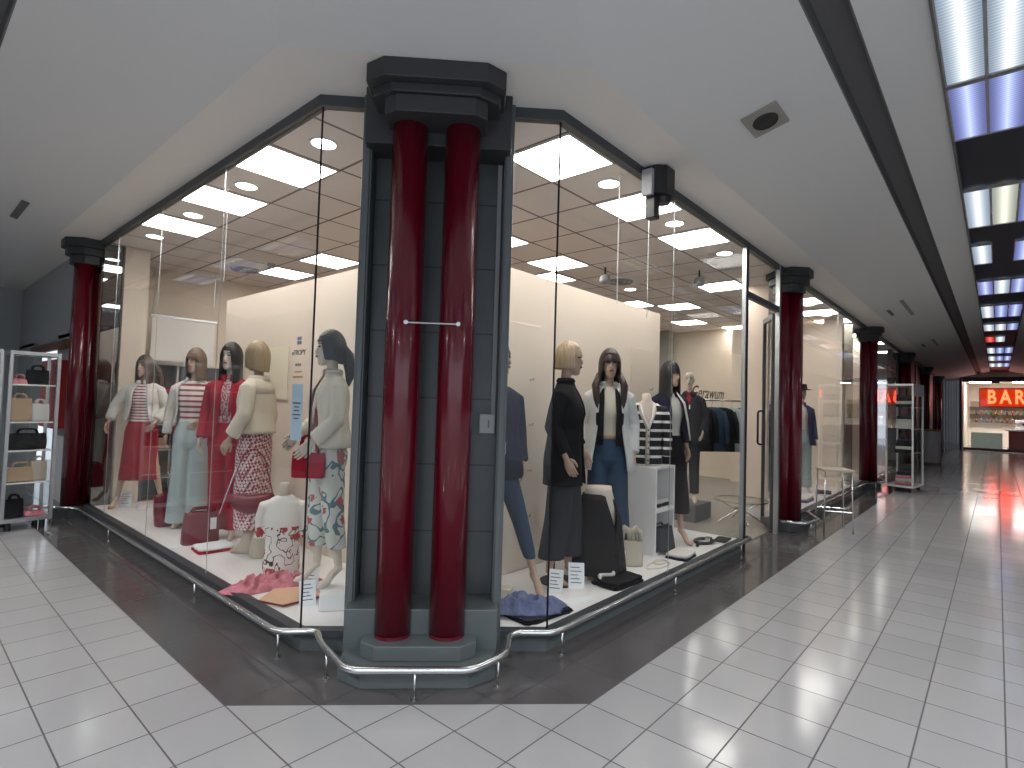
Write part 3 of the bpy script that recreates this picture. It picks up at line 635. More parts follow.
def hair(parent, hc, hy, m, back=-.16, side=-.14, fringe=.03, f0=38, f1=58, vol=1.0, flare=0.0, part=0, tilt=0):
    Rz = Matrix.Rotation(hy, 3, 'Z'); n, rows_ = 44, 18; bm = B(); R = []
    for j in range(rows_+1):
        v = j/rows_; ring = []
        for i in range(n):
            al = -180+360*i/n; aa = abs(al)
            t = min(1, max(0, (aa-f0)/(f1-f0))); t = t*t*(3-2*t)
            bk = min(1, max(0, (aa-90)/60)); tip = fringe*(1-t)+(side*(1-bk)+back*bk)*t
            z = .138 + (tip-.138)*v if v > 0 else .138
            # even arc near the crown
            if v < .45: ph = v/.45*(pi/2); zc = .138*cos(ph); zt = .138+(tip-.138)*v; z = zc*(1-v/.45)+zt*(v/.45) if tip > -.02 else zc*(1-(v/.45)**2)+max(tip, 0.0)*(v/.45)**2
            else: z0 = max(tip, .0) if tip <= -.02 else .138+(tip-.138)*.45; z = z0+(tip-z0)*((v-.45)/.55)
            k_ = math.sqrt(max(0, 1-(max(z, 0)/.139)**2)) if z > 0 else 1.0
            wob = 1+.018*sin(i*2.9)+.012*sin(i*5.3+v*4)
            rx, ry = .088*vol*k_*wob, .108*vol*k_*wob
            if z < -.05: q_ = min(1.6, (-.05-z)/.15); rx *= 1+flare*q_-.10*(1 if flare < 0 else 0)*q_; ry *= 1+(flare*.5)*q_
            a = R_(al); x = rx*sin(a); y = -ry*cos(a)+.008
            if aa < f0 and z < .08: y += .004
            ring.append(bm.verts.new(hc+Rz @ Vector((x, y, z))))
        R.append(ring)
    for a, b in zip(R, R[1:]):
        for i in range(n): bm.faces.new((a[i], a[(i+1) % n], b[(i+1) % n], b[i]))
    bm.faces.new(R[0])
    o = link('hair', bm, m, parent, smooth=True)
    s = o.modifiers.new('solid', 'SOLIDIFY'); s.thickness = .014; s.offset = 1
    return o
def lock(bm, pts, rad): tube(bm, pts, rad, 8, .7)
def mannequin(name, label, px, py, z0, H, byaw, hyaw, skin='skin', legs=None, arms=None, lean=0, group='dressed mannequins', body='full', ankle=.13, turn=None):
    """byaw/hyaw: 0 faces the viewpoint, + turns to the viewer's right"""
    toc = Vector((CAM.x-px, CAM.y-py)).normalized(); base = math.atan2(toc.y, toc.x)+pi/2
    rz = base+R_(byaw)
    o = thing(name, label, 'mannequin', (px, py, z0), rz, group); o.scale = (H/1.80*.88, H/1.80*.88, H/1.80)
    sh = R_(hyaw-byaw); mt = M[skin]
    legs = legs or ((-.10, .02), (.10, -.03))
    arms = arms or (((-.235, .03, 1.15), (-.25, -.06, .90)), ((.235, .03, 1.15), (.25, -.06, .90)))
    K = dict(root=o, legs=[], arms=[], hc=Vector((lean, -.015, 1.68)), hy=sh, skin=mt)
    bm = B()
    head_bm(bm, K['hc'], sh)
    tube(bm, [(lean*.8, .01, 1.44), (lean*.9, .012, 1.52), (lean, .0, 1.62)], [.060, .047, .045], 14)
    rings(bm, [((lean*(z-.9)/.8, cy_, z), rx, ry) for z, rx, ry, cy_ in PROF[1:]], 24)
    for s, (lx, ly) in zip((-1, 1), legs):
        hip = Vector((s*.088, 0, .90)); ank = Vector((lx, ly+.03, ankle)); knee = hip.lerp(ank, .5)+Vector((0, -.02, .01))
        K['legs'].append((hip, knee, ank))
        rr = [(hip+Vector((0, 0, .02)), .090, .100), (hip.lerp(knee, .4), .078, .085), (knee, .055, .060), (knee.lerp(ank, .3), .052, .060), (knee.lerp(ank, .7), .036, .040), (ank, .029, .034)]
        rings(bm, [((c.x, c.y, c.z), a, b) for c, a, b in rr][::-1], 16)
        fd = Vector((s*.15, -1, 0)).normalized()
        tube(bm, [ank+Vector((0, .02, -.01)), ank+fd*.05+Vector((0, 0, -.055)), ank+fd*.10+Vector((0, 0, -ankle+.030)), ank+fd*.15+Vector((0, 0, -ankle+.018)), ank+fd*.18+Vector((0, 0, -ankle+.012))], [.034, .034, .033, .028, .012], 12, .8)
    for s, (el, wr) in zip((-1, 1), arms):
        shd = Vector((s*.165+lean*.6, .005, 1.42)); el, wr = Vector(el), Vector(wr)
        K['arms'].append((shd, el, wr))
        tube(bm, [shd+Vector((-s*.04, 0, .0)), shd, shd.lerp(el, .5), el, el.lerp(wr, .35), wr], [.040, .048, .041, .034, .033, .021], 14)
    b_ = link('body', bm, mt, o); remesh(b_, .0095, 2)
    for s, (shd, el, wr) in zip((-1, 1), K['arms']):
        hand(o, wr, wr-el, mt, .55, s)
    Rz = Matrix.Rotation(sh, 3, 'Z'); f = lambda *p: K['hc']+Rz @ Vector(p)
    bm = B(); tube(bm, [f(-.021, -.0985, -.055), f(-.008, -.109, -.051), f(.0, -.1105, -.054), f(.008, -.109, -.051), f(.021, -.0985, -.055)], [.003, .007, .008, .007, .003], 8); link('lips', bm, M['lips'], o, smooth=True)
    for s in (-1, 1):
        bm = B(); tube(bm, [f(s*.018, -.0935, .016), f(s*.030, -.0945, .019), f(s*.043, -.082, .015)], [.003, .0065, .003], 8); link('eye', bm, M['eye'], o, smooth=True)
        bm = B(); tube(bm, [f(s*.014, -.0965, .036), f(s*.032, -.0945, .044), f(s*.050, -.078, .036)], [.002, .0035, .002], 6); link('eyebrow', bm, M['eye'], o, smooth=True)
    return K
def base_plate(K, x=0, y=0):
    bm = B(); cyl(bm, x, y, 0, .010, .17, 32); cyl(bm, x, y+.05, .01, .35, .008, 8); link('base_plate', bm, M['blackm'], K['root'])
def trousers(K, m, rad, z_end=.14, zs_=None, vox=.012):
    """rad: radii at hip, thigh, knee, shin, hem"""
    bm = B()
    rings(bm, [((0, .004, .80), .150, .110), ((0, .005, .86), .202, .140), ((0, .01, .93), .200, .142), ((0, .005, 1.02), .170, .124), ((0, 0, 1.09), .136, .098)], 24)
    for hip, knee, ank in K['legs']:
        def at(z):
            a, b = (hip, knee) if z >= knee.z else (knee, ank); t = (a.z-z)/(a.z-b.z); return a.lerp(b, t)
        zz = [.90, .72, .50, .32, z_end]
        rings(bm, [((at(z).x, at(z).y, z), r, r*1.08) for z, r in zip(zz, rad)][::-1], 20)
    o = link('trousers', bm, M[m], K['root']); remesh(o, vox, 3); return o
def skirt(K, m, hem, rx, ry, waist=1.08, folds=0, n=48, name='skirt'):
    bm = B(); rs = []; N_ = 10; R = []
    for j in range(N_+1):
        t = j/N_; z = waist+(hem-waist)*t; pr_ = prof(max(z, .80)); t2 = min(1, t*1.0)
        a = max(pr_[0]+.012, (pr_[0]+.012)*(1-t2)+rx*t2) if z > .8 else rx*t2+(.19)*(1-t2); b = max(pr_[1]+.012, (pr_[1]+.01)*(1-t2)+ry*t2) if z > .8 else ry*t2+.13*(1-t2)
        cxm = sum(l[2].x for l in K['legs'])/2*t if K.get('legs') else 0
        R.append([bm.verts.new((cxm+a*cos(2*pi*i/n)*(1+folds*t*cos(9*2*pi*i/n)), b*sin(2*pi*i/n)*(1+folds*t*cos(9*2*pi*i/n)), z)) for i in range(n)])
    for a, b in zip(R, R[1:]):
        for i in range(n): bm.faces.new((a[i], a[(i+1) % n], b[(i+1) % n], b[i]))
    o = link(name, bm, M[m], K['root'], smooth=True); s = o.modifiers.new('solid', 'SOLIDIFY'); s.thickness = .008; return o
def top(K, m, hem=1.0, neck=1.49, off=.010, name='top'):
    bm = B(); zz = [hem+(neck-hem)*i/12 for i in range(13)]
    rings(bm, [((0, prof(z)[2], z), prof(z)[0]+off, prof(z)[1]+off) for z in zz], 28)
    o = link(name, bm, M[m], K['root'], smooth=True); return o
def jacket(K, m, hem=.85, gap=30, gap_hem=None, off=.028, flare=.02, sleeve=1.0, srad=(.066, .060, .052, .050), collar='stand', name='jacket', neck=1.485, collar_m=None, lapel=0, sleeves=(1, 1)):
    gap_hem = gap if gap_hem is None else gap_hem; bm = B(); n = 40; R = []; N_ = 14
    for j in range(N_+1):
        t = j/N_; z = neck+(hem-neck)*t; rx, ry, cy_ = prof(z); of = off*min(1, .35+t*2.5)
        if z < 1.3: rx = max(rx, .135+ .05*min(1, (1.3-z)/.4)); ry = max(ry, .10+.02*min(1, (1.3-z)/.4))
        fl = flare*max(0, (1.15-z)/.4)
        g = R_(gap*(1-t)+gap_hem*t)/2
        R.append([bm.verts.new(((rx+of+fl)*sin(g+(2*pi-2*g)*i/n)*(1+.012*sin(7*i+3*t)), cy_-(ry+of+fl)*cos(g+(2*pi-2*g)*i/n), z)) for i in range(n+1)])
    for a, b in zip(R, R[1:]):
        for i in range(n): bm.faces.new((a[i], a[i+1], b[i+1], b[i]))
    o = link(name, bm, M[m], K['root'], smooth=True); s = o.modifiers.new('solid', 'SOLIDIFY'); s.thickness = .014; s.offset = 0
    for (use, (shd, el, wr)) in zip(sleeves, K['arms']):
        if not use: continue
        sx = 1 if shd.x > 0 else -1; bm = B(); e = wr if sleeve >= 1 else el.lerp(wr, max(0, (sleeve-.5)*2))
        a_ = shd+Vector((-sx*.035, 0, .0)); pts = [a_+Vector((-sx*.03, 0, -.03)), a_, shd+Vector((sx*.022, 0, -.03)), shd.lerp(el, .5)+Vector((sx*.008, 0, 0)), el, el.lerp(e, .5), e]
        r0, r1, r2, r3 = srad
        tube(bm, pts, [r0*.8, r0*.98, r0, (r0+r1)/2, r1, r2, r3], 18)
        q_ = link('sleeve', bm, M[m], K['root']); remesh(q_, .010, 3)
    if collar:
        bm = B(); Rr = []; g = R_(gap*.8)/2; hh = .055 if collar == 'stand' else .035
        for (dz, k_) in ((-.03, 1.35), (.02, 1.08), (hh, 1.12 if collar == 'stand' else 1.4), (hh-.025 if collar == 'stand' else -.01, 1.38 if collar == 'stand' else 1.75)):
            Rr.append([bm.verts.new((.068*k_*sin(g+(2*pi-2*g)*i/24), .01-.062*k_*cos(g+(2*pi-2*g)*i/24), 1.485+dz)) for i in range(25)])
        for a, b in zip(Rr, Rr[1:]):
            for i in range(24): bm.faces.new((a[i], a[i+1], b[i+1], b[i]))
        c_ = link('collar', bm, M[collar_m or m], K['root'], smooth=True); s = c_.modifiers.new('solid', 'SOLIDIFY'); s.thickness = .010
    if lapel:
        bm = B()
        for s_ in (-1, 1):
            tube(bm, [(s_*.055, -.055, 1.49), (s_*.075, -.125, 1.38), (s_*.060, -.150, 1.25), (s_*.045, -.145, 1.14)], [.022, .030, .022, .006], 10, .3)
        link('lapels', bm, M[collar_m or m], K['root'], smooth=True)
    return o
def bags(): pass
def price_card(x, y, z, rz, label, s=1.0, tilt=.35, g='white price cards on the display floor'):
    o = thing('price_card', label, 'price card', (x, y, z), rz, g)
    bm = B(); box(bm, -.055*s, .055*s, -.002, .002, 0, .17*s); c = link('card', bm, M['paper'], o); c.rotation_euler = (-tilt, 0, 0)
    for k_ in range(5):
        bm = B(); box(bm, -.04*s, (.035-.012*(k_ % 3))*s, -.0028, -.002, (.035+.025*k_)*s, (.041+.025*k_)*s); l_ = link('text_line', bm, M['ink'], o); l_.rotation_euler = (-tilt, 0, 0)
    bm = B(); tube(bm, [(0, 0.002, .09*s), (0, .065, .0)], .002, 6); link('easel_leg', bm, M['steel'], o)
    return o
def cam_rz(x, y, add=0):
    t = Vector((CAM.x-x, CAM.y-y)); return math.atan2(t.y, t.x)+pi/2+R_(add)

# ================================================================== the left window
P3 = lambda x, y: (x, y)
# M1: far left, white jacket, red skirt
K = mannequin('mannequin', 'mannequin in open white jacket and knee-length red skirt at the far left of the window', .64, 5.85, ZP, 1.90, -22, -38, 'skin',
              legs=((-.27, .02), (.25, .02)), arms=(((-.33, .0, 1.20), (-.36, -.10, 1.02)), ((.27, .06, 1.18), (.20, -.12, 1.02))), ankle=.15)
top(K, 's_redwhite', .96); skirt(K, 'c_red', .34, .235, .17, 1.03)
jacket(K, 'c_white', 1.03, 34, 75, .045, .06, .92, (.078, .074, .066, .058), 'flat')
hair(K['root'], K['hc'], K['hy'], M['h_brown'], -.20, -.20, .045, 36, 56)
bm = B(); h = K['hc']; Rz = Matrix.Rotation(K['hy'], 3, 'Z')
f = lambda *p: h+Rz @ Vector(p)
lock(bm, [f(.04, .08, .06), f(.09, .14, -.02), f(.13, .15, -.14), f(.17, .12, -.28), f(.17, .10, -.38)], [.03, .05, .048, .035, .012]); lock(bm, [f(-.08, .02, -.1), f(-.10, .0, -.2), f(-.13, -.02, -.32)], [.03, .028, .01]); link('ponytail', bm, M['h_brown'], K['root'], smooth=True)
# M2: striped top, wide pale jeans
K = mannequin('mannequin', 'mannequin in red-striped top and wide pale jeans with a white cardigan over the shoulder', .72, 4.36, ZP, 1.93, -12, -40, 'skin',
              legs=((-.10, .0), (.09, -.02)), arms=(((-.25, .05, 1.18), (-.27, .02, .94)), ((.22, .03, 1.16), (.10, -.20, 1.07))))
trousers(K, 'c_paledenim', (.105, .108, .112, .125, .145), .05); top(K, 's_redwhite2', 1.0)
jacket(K, 'c_white', 1.02, 100, 120, .03, .02, 1, collar='flat', sleeves=(1, 0))
bm = B(); tube(bm, [(.12, .05, 1.46), (.19, .0, 1.40), (.20, -.07, 1.25), (.16, -.14, 1.12)], [.05, .055, .05, .035], 12); q_ = link('draped_sleeve', bm, M['c_camel'], K['root']); remesh(q_, .01)
hair(K['root'], K['hc'], K['hy'], M['h_mid'], -.20, -.18, .035, 38, 52, 1.02)
# M3: crimson suit
K = mannequin('mannequin', 'mannequin with long black hair in crimson trouser suit over a pink boucle top', .80, 3.62, ZP, 1.96, -18, -34, 'skinpale',
              legs=((-.085, .0), (.085, -.01)), arms=(((-.24, .04, 1.17), (-.25, -.05, .93)), ((.24, .05, 1.17), (.26, -.03, .94))))
trousers(K, 'c_crimson', (.10, .095, .085, .085, .095), .08); top(K, 's_boucle', 1.04)
jacket(K, 'c_crimson', .93, 30, 44, .03, .02, 1, collar='flat', lapel=1)
hair(K['root'], K['hc'], K['hy'], M['h_black'], -.26, -.24, .06, 34, 50, 1.06, .05)
# M4: cream cardigan, checked trousers, seen from behind
K = mannequin('mannequin', 'blond mannequin seen from behind in cream cardigan and red-checked trousers', .78, 2.96, ZP, 1.94, -118, -135, 'skin',
              legs=((-.075, .0), (.075, .0)), arms=(((-.23, .03, 1.17), (-.235, -.02, .94)), ((.25, .02, 1.18), (.27, -.10, .98))))
trousers(K, 's_check', (.115, .118, .120, .125, .130), .21)
jacket(K, 'c_cream', 1.02, 12, 14, .040, .05, .93, (.078, .074, .068, .066), 'none')
bm = B(); rings(bm, [((0, .01, z), prof(z)[0]+.04, prof(z)[1]+.035) for z in (1.36, 1.42, 1.46, 1.49)], 24); link('yoke', bm, M['c_cream'], K['root'], smooth=True)
hair(K['root'], K['hc'], K['hy'], M['h_ash'], -.13, -.10, .03, 40, 60, 1.06, -.15)
for s, (hip, knee, ank) in zip((-1, 1), K['legs']):
    bm = B(); rings(bm, [((ank.x, ank.y-.05, 0), .045, .11), ((ank.x, ank.y-.05, .03), .05, .12), ((ank.x, ank.y-.02, .08), .045, .08), ((ank.x, ank.y, .14), .045, .055), ((ank.x, ank.y, .24), .055, .06)], 16); link('boot', bm, M['c_beige'], K['root'], smooth=True)
# M6: beside the pier
K = mannequin('mannequin', 'dark-haired mannequin in cream jacket and printed trousers standing on a low box beside the pier', .60, 1.36, ZP+.115, 1.80, -72, -82, 'skinpale',
              legs=((-.10, -.05), (.10, .06)), arms=(((-.24, -.02, 1.17), (-.20, -.20, 1.04)), ((.24, -.02, 1.18), (.20, -.20, 1.02))), ankle=.14)
trousers(K, 's_floral2', (.100, .095, .082, .075, .072), .26); top(K, 'c_red', 1.02)
jacket(K, 'c_cream', .98, 60, 80, .04, .04, .95, (.072, .068, .06, .058), 'stand', lapel=1)
hair(K['root'], K['hc'], K['hy'], M['h_black'], -.10, -.08, .05, 40, 60, 1.04)
bm = B(); h = K['hc']; Rz = Matrix.Rotation(K['hy'], 3, 'Z'); f = lambda *p: h+Rz @ Vector(p)
lock(bm, [f(0, .07, .04), f(.0, .14, -.04), f(0, .17, -.16), f(0, .15, -.26)], [.06, .075, .065, .02]); link('hair_bun', bm, M['h_black'], K['root'], smooth=True)
bm = B(); prism(bm, [(.46, 1.16), (.70, .97), (.92, 1.28), (.70, 1.52)], ZP, ZP+.112); o = link('display_box', bm, M['white'], bevel=.006); tag(o, 'low white display box under the mannequin beside the pier', 'box')
# handbags
def handbag(name, label, x, y, z, rz, w, h, d, m, rope=None, hm=None, slouch=.0, hh=.14, g=None):
    o = thing(name, label, 'handbag', (x, y, z), rz, g); bm = B(); rs = []
    for t in (0, .02, .1, .4, .7, .92, 1):
        k_ = 1+.05*sin(pi*t)-slouch*t; rs.append(((0, 0, h*t), w/2*k_*(.93 if t == 0 else 1), d/2*(1-.55*t)*(.9 if t == 0 else 1)))
    n = 32; R = []
    for (c, rx, ry) in rs:
        R.append([bm.verts.new((rx*math.copysign(abs(cos(2*pi*i/n))**.35, cos(2*pi*i/n))+slouch*.1*c[2], ry*math.copysign(abs(sin(2*pi*i/n))**.5, sin(2*pi*i/n)), c[2]+.006*sin(5*i)*(1 if c[2] > h*.9 else 0))) for i in range(n)])
    for a, b in zip(R, R[1:]):
        for i in range(n): bm.faces.new((a[i], a[(i+1) % n], b[(i+1) % n], b[i]))
    bm.faces.new(R[0]); bm.faces.new(R[-1]); link('bag_body', bm, M[m] if isinstance(m, str) else m, o, smooth=True)
    for s in (-1, 1):
        bm = B(); tube(bm, rounded([(-w*.28, s*d*.16, h*.90), (-w*.22, s*d*.2, h+hh), (w*.22, s*d*.2, h+hh), (w*.28, s*d*.16, h*.90)], .08), .009, 8); link('handle', bm, M[hm or m] if isinstance(hm or m, str) else m, o, smooth=True)
    return o
handbag('handbag', 'maroon leather tote between the red skirt mannequin and the pale jeans', .62, 4.58, ZP, cam_rz(.62, 4.58, 12), .30, .34, .17, 'c_maroon', hh=.03, slouch=-.12)
hb = handbag('handbag', 'maroon leather tote with white tag in front of the pale jeans', .56, 3.56, ZP, cam_rz(.56, 3.56, 15), .32, .30, .17, 'c_maroon', hh=.04, slouch=.10)
bm = B(); box(bm, .06, .115, -.095, -.09, .14, .25); link('tag', bm, M['paper'], hb)
# crescent bag hanging in front of the checked trousers
cb = thing('crescent_bag', 'maroon crescent bag hanging by a chain before the checked trousers', 'handbag', (.64, 2.66, .62), cam_rz(.64, 2.66)); cb.scale = (.90, .80, 1.0)
bm = B(); pts = [(-.20+.40*t, 0, .085-.34*t*(1-t)) for t in [i/10 for i in range(11)]]; tube(bm, pts, [.02, .055, .078, .090, .096, .098, .096, .090, .078, .055, .02], 16, .9); link('bag_body', bm, M['c_maroon'], cb, smooth=True)
bm = B(); tube(bm, rounded([(-.19, 0, .09), (-.10, 0, .42), (0, .05, .50), (.1, 0, .42), (.19, 0, .09)], .1), .005, 6); link('chain_strap', bm, M['c_maroon'], cb, smooth=True)
bm = B(); tube(bm, [(-.14, -.07, .34), (-.20, -.08, .16), (-.27, -.08, -.06)], .006, 6); link('dangling_chain', bm, M['steel'], cb)
# shoulder bag of M6
sbg = handbag('handbag', 'small crimson bag carried by the cream-jacket mannequin beside the pier', .42, 1.30, 1.02, cam_rz(.42, 1.30, -20), .22, .17, .08, 'c_red', hh=.12)
# red clutch pile, beige bag behind
def folded(name, label, cat, x, y, z, rz, w, d, h, m, layers=2, g=None):
    o = thing(name, label, cat, (x, y, z), rz, g)
    for k_ in range(layers):
        bm = B(); hh = h/layers; s = 1-.05*k_; n = 36; R = []
        for (zz, kk) in ((hh*k_, .95), (hh*(k_+.3), 1), (hh*(k_+.75), 1), (hh*(k_+1), .93)):
            R.append([bm.verts.new((w/2*s*kk*math.copysign(abs(cos(2*pi*i/n))**.25, cos(2*pi*i/n))+.008*sin(3*i+k_), d/2*s*kk*math.copysign(abs(sin(2*pi*i/n))**.25, sin(2*pi*i/n))+.006*cos(4*i+k_), zz)) for i in range(n)])
        for a, b in zip(R, R[1:]):
            for i in range(n): bm.faces.new((a[i], a[(i+1) % n], b[(i+1) % n], b[i]))
        bm.faces.new(R[0]); bm.faces.new(R[-1]); link('fold', bm, (M[m[k_ % len(m)]] if isinstance(m, (list, tuple)) else M[m]), o, smooth=False, bevel=.004)
    return o
folded('folded_jumper', 'folded red jumper under a white sheet on the left display floor', 'jumper', .56, 3.22, ZP, cam_rz(.56, 3.22, 15), .32, .26, .05, ('c_crimson', 'paper'))
bm = B(); box(bm, -.13, .13, -.07, .07, 0, .006); tag(link('paper_sheet', bm, M['paper'], loc=(.42, 3.55, ZP)), 'thin white sheet lying left of the folded red jumper', 'paper')
handbag('handbag', 'slouchy beige bag on the floor behind the flowered bust', .86, 2.72, ZP, cam_rz(.86, 2.72, 20), .34, .24, .2, 'c_beige', hh=.06, slouch=.15)
# flowered bust
bu = thing('dress_form', 'headless cream bust in a white top with red blossom print', 'bust', (.66, 2.10, ZP), cam_rz(.66, 2.10, -8)); bu.scale = (.86, .86, 1.0)
bm = B(); zz = [(0, .155, .115), (.08, .170, .122), (.18, .158, .112), (.28, .150, .105), (.38, .165, .120), (.46, .175, .118), (.53, .178, .100), (.585, .165, .085), (.62, .115, .068), (.645, .062, .056)]
rings(bm, [((0, 0, z), a, b) for z, a, b in zz], 32)
for s in (-1, 1): tube(bm, [(s*.12, 0, .56), (s*.165, 0, .55), (s*.20, 0, .46), (s*.205, 0, .30)], [.05, .062, .052, .046], 14)
q_ = link('flowered_top', bm, M['s_floral'], bu); remesh(q_, .009, 3)
bm = B(); rings(bm, [((0, 0, .63), .060, .054), ((0, 0, .68), .046, .046), ((0, 0, .73), .044, .044), ((0, 0, .745), .036, .036)], 20); link('neck', bm, M['skinpale'], bu, smooth=True)
# pink scarf heap: crumpled tubes
from mathutils import noise as _n
def heap(name, label, cat, x, y, z, rz, m, curves=None, lx=.30, ly=.16, hh=.12, seed=0, g=None):
    """rumpled cloth: an irregular mound with ridged folds"""
    o = thing(name, label, cat, (x, y, z), rz, g); bm = B(); NR, NA = 26, 96; R = []
    for j in range(NR+1):
        t = j/NR; row = []
        for i in range(NA):
            a = 2*pi*i/NA; out = 1+.28*_n.noise(Vector((cos(a)*1.6+seed, sin(a)*1.6, 0)))+.10*_n.noise(Vector((cos(a)*5, sin(a)*5, seed)))
            px, py = lx*t*out*cos(a), ly*t*out*sin(a)
            p = Vector((px*11+seed, py*11, seed)); p += Vector((_n.noise(p*.5), _n.noise(p*.5+Vector((9, 0, 0))), 0))*1.6
            rdg = 1-abs(_n.noise(p))*2.4; rdg2 = 1-abs(_n.noise(p*2.3))*2
            env = max(0, 1-t**3.0)
            zz = hh*env*(.25+.55*max(0, rdg)+.20*max(0, rdg2))*(1+.5*_n.noise(Vector((px*5, py*5, seed+3))))
            row.append(bm.verts.new((px, py, max(.002, zz) if j < NR else 0)))
        R.append(row)
    for a, b in zip(R, R[1:]):
        for i in range(NA): bm.faces.new((a[i], a[(i+1) % NA], b[(i+1) % NA], b[i]))
    bm.faces.new(R[-1]); bmesh.ops.remove_doubles(bm, verts=R[0], dist=.0001)
    link('cloth', bm, M[m], o, smooth=True); return o
rnd = random.Random(3)
cur = []
for k_ in range(9):
    t = k_/8; x0 = -.26+.52*t; cur.append(([(x0-.07, -.04+rnd.uniform(-.05, .05), .03), (x0, rnd.uniform(-.05, .06), .075+.03*sin(3*t)), (x0+.08, rnd.uniform(-.07, .05), .028)], [.022, .04, .02]))
heap('scarf', 'crumpled pink and red scarf heap along the left window floor', 'scarf', .47, 1.88, ZP, cam_rz(.45, 1.86, 12), 'c_pink', lx=.33, ly=.14, hh=.11, seed=2)
o = thing('folded_bag', 'flat peach-coloured pouch in front of the pink scarf', 'pouch', (.45, 1.56, ZP), cam_rz(.40, 1.57, 8))
bm = B(); prism(bm, [(-.20, -.02), (-.06, -.19), (.24, -.10), (.20, .14), (-.08, .18)], 0, .022); link('pouch_body', bm, M['c_peach'], o, bevel=.008)
bm = B(); tube(bm, [(-.205, -.02, .014), (-.06, -.195, .014), (.245, -.102, .014)], .006, 6); link('zip', bm, M['c_maroon'], o)
price_card(.545, 6.02, ZP, cam_rz(.545, 6.02, -10), 'white price card at the feet of the red skirt mannequin', 1.15)
price_card(.575, 1.50, ZP, cam_rz(.575, 1.50, -15), 'white price card behind another one near the pier, left window', 1.0)
price_card(.47, 1.32, ZP, cam_rz(.47, 1.32, 10), 'white price card leaning by the low white box, left window', 1.0)
# glass-mounted notice and lettering on the left window
def text_obj(name, body, size, m, loc, rot, parent=None, shear=0, ext=.0012, sx=1, off=0):
    c = bpy.data.curves.new(name, 'FONT'); c.body = body; c.size = size; c.extrude = ext; c.align_x = 'CENTER'; c.align_y = 'CENTER'; c.shear = shear; c.offset = off
    o = bpy.data.objects.new(name, c); COL.objects.link(o); c.materials.append(m); o.location = loc; o.rotation_euler = rot; o.scale = (sx, 1, 1)
    bpy.context.view_layer.update()
    me = bpy.data.meshes.new_from_object(o.evaluated_get(bpy.context.evaluated_depsgraph_get()))
    q_ = bpy.data.objects.new(name, me); COL.objects.link(q_); q_.location = loc; q_.rotation_euler = rot; q_.scale = (sx, 1, 1)
    bpy.data.objects.remove(o); me.materials.clear(); me.materials.append(m)
    if parent: q_.parent = parent
    return q_
nt_ = thing('window_notice', 'pale blue notice with printed lines stuck inside the left window under a small emblem', 'notice', (GX+.012, 1.17, 0), -pi/2)
PY = 1.49
bm = B(); box(bm, -.07, .07, 0, .002, 1.29, 1.66); link('blue_sheet', bm, mat('blue_sheet', (.50, .64, .78), .7), nt_)
for k_, (w_, z_) in enumerate(((.05, 1.53), (.03, 1.505), (.035, 1.48), (.05, 1.455), (.03, 1.43))):
    bm = B(); box(bm, -w_, w_, -.002, 0, z_, z_+.008); link('text_line', bm, M['ink'], nt_)
bm = B()
for (a, b) in ((-.026, 1.92), (.004, 1.92), (-.026, 1.95), (.004, 1.95)): box(bm, a, a+.024, -.002, 0, b, b+.022)
link('emblem', bm, mat('emblem_blue', (.22, .30, .48), .5), nt_)
text_obj('lettering', 'eTROPY', .050, M['ink'], (0, -.002, 1.865), (pi/2, 0, 0), nt_)
text_obj('lettering', 'MODA', .026, M['ink'], (0, -.002, 1.785), (pi/2, 0, 0), nt_)
bm = B(); box(bm, -.045, .045, -.002, 0, 1.735, 1.745); box(bm, -.065, .065, -.002, 0, 1.70, 1.712); link('orange_line', bm, mat('orange_ink', (.62, .32, .18), .6), nt_)

# ================================================================== the right window
K = mannequin('mannequin', 'mannequin in navy jacket and slim blue jeans half hidden behind the corner pier', 1.53, .58, ZP, 1.90, 22, 60, 'skin',
              legs=((-.06, .10), (.34, -.12)), arms=(((-.24, .04, 1.17), (-.24, -.05, .94)), ((.24, .05, 1.17), (.24, -.03, .95))), ankle=.16)
trousers(K, 'c_denim2', (.100, .088, .068, .058, .048), .26); top(K, 'c_silver', 1.0)
jacket(K, 'c_navy', .84, 10, 16, .04, .03, 1, collar='stand')
hair(K['root'], K['hc'], K['hy'], M['h_dbrown'], -.08, -.06, .05, 40, 60)
bm = B(); tube(bm, [(.02, -.17, 1.10), (.02, -.17, 1.02), (-.03, -.165, .93)], .006, 6); link('drawstring', bm, M['white'], K['root'])
K = mannequin('mannequin', 'blond bob mannequin in long black coat and grey wide trousers turned to the right', 2.19, .40, ZP, 1.95, 78, 84, 'skin',
              legs=((-.09, .06), (.10, -.06)), arms=(((-.23, .06, 1.17), (-.24, -.06, .95)), ((.25, .03, 1.17), (.27, -.10, .98))), ankle=.12)
trousers(K, 'c_char', (.105, .105, .105, .106, .108), .19)
jacket(K, 'c_black', .74, 24, 34, .035, .02, .93, (.078, .072, .066, .062), 'stand')
hair(K['root'], K['hc'], K['hy'], M['h_blond'], -.07, -.07, .02, 42, 62, 1.06, -.22)
base_plate(K, .0, .02)
K = mannequin('mannequin', 'brown-haired mannequin in silver-white open jacket, black vest and wide blue jeans', 3.02, .50, ZP, 1.97, 6, 10, 'skin',
              legs=((-.09, .0), (.12, -.02)), arms=(((-.25, .05, 1.17), (-.27, -.03, .94)), ((.25, .05, 1.17), (.25, -.03, .93))), ankle=.12)
trousers(K, 'c_denim', (.108, .105, .105, .115, .130), .06); top(K, 'c_cream', 1.03)
bm = B()
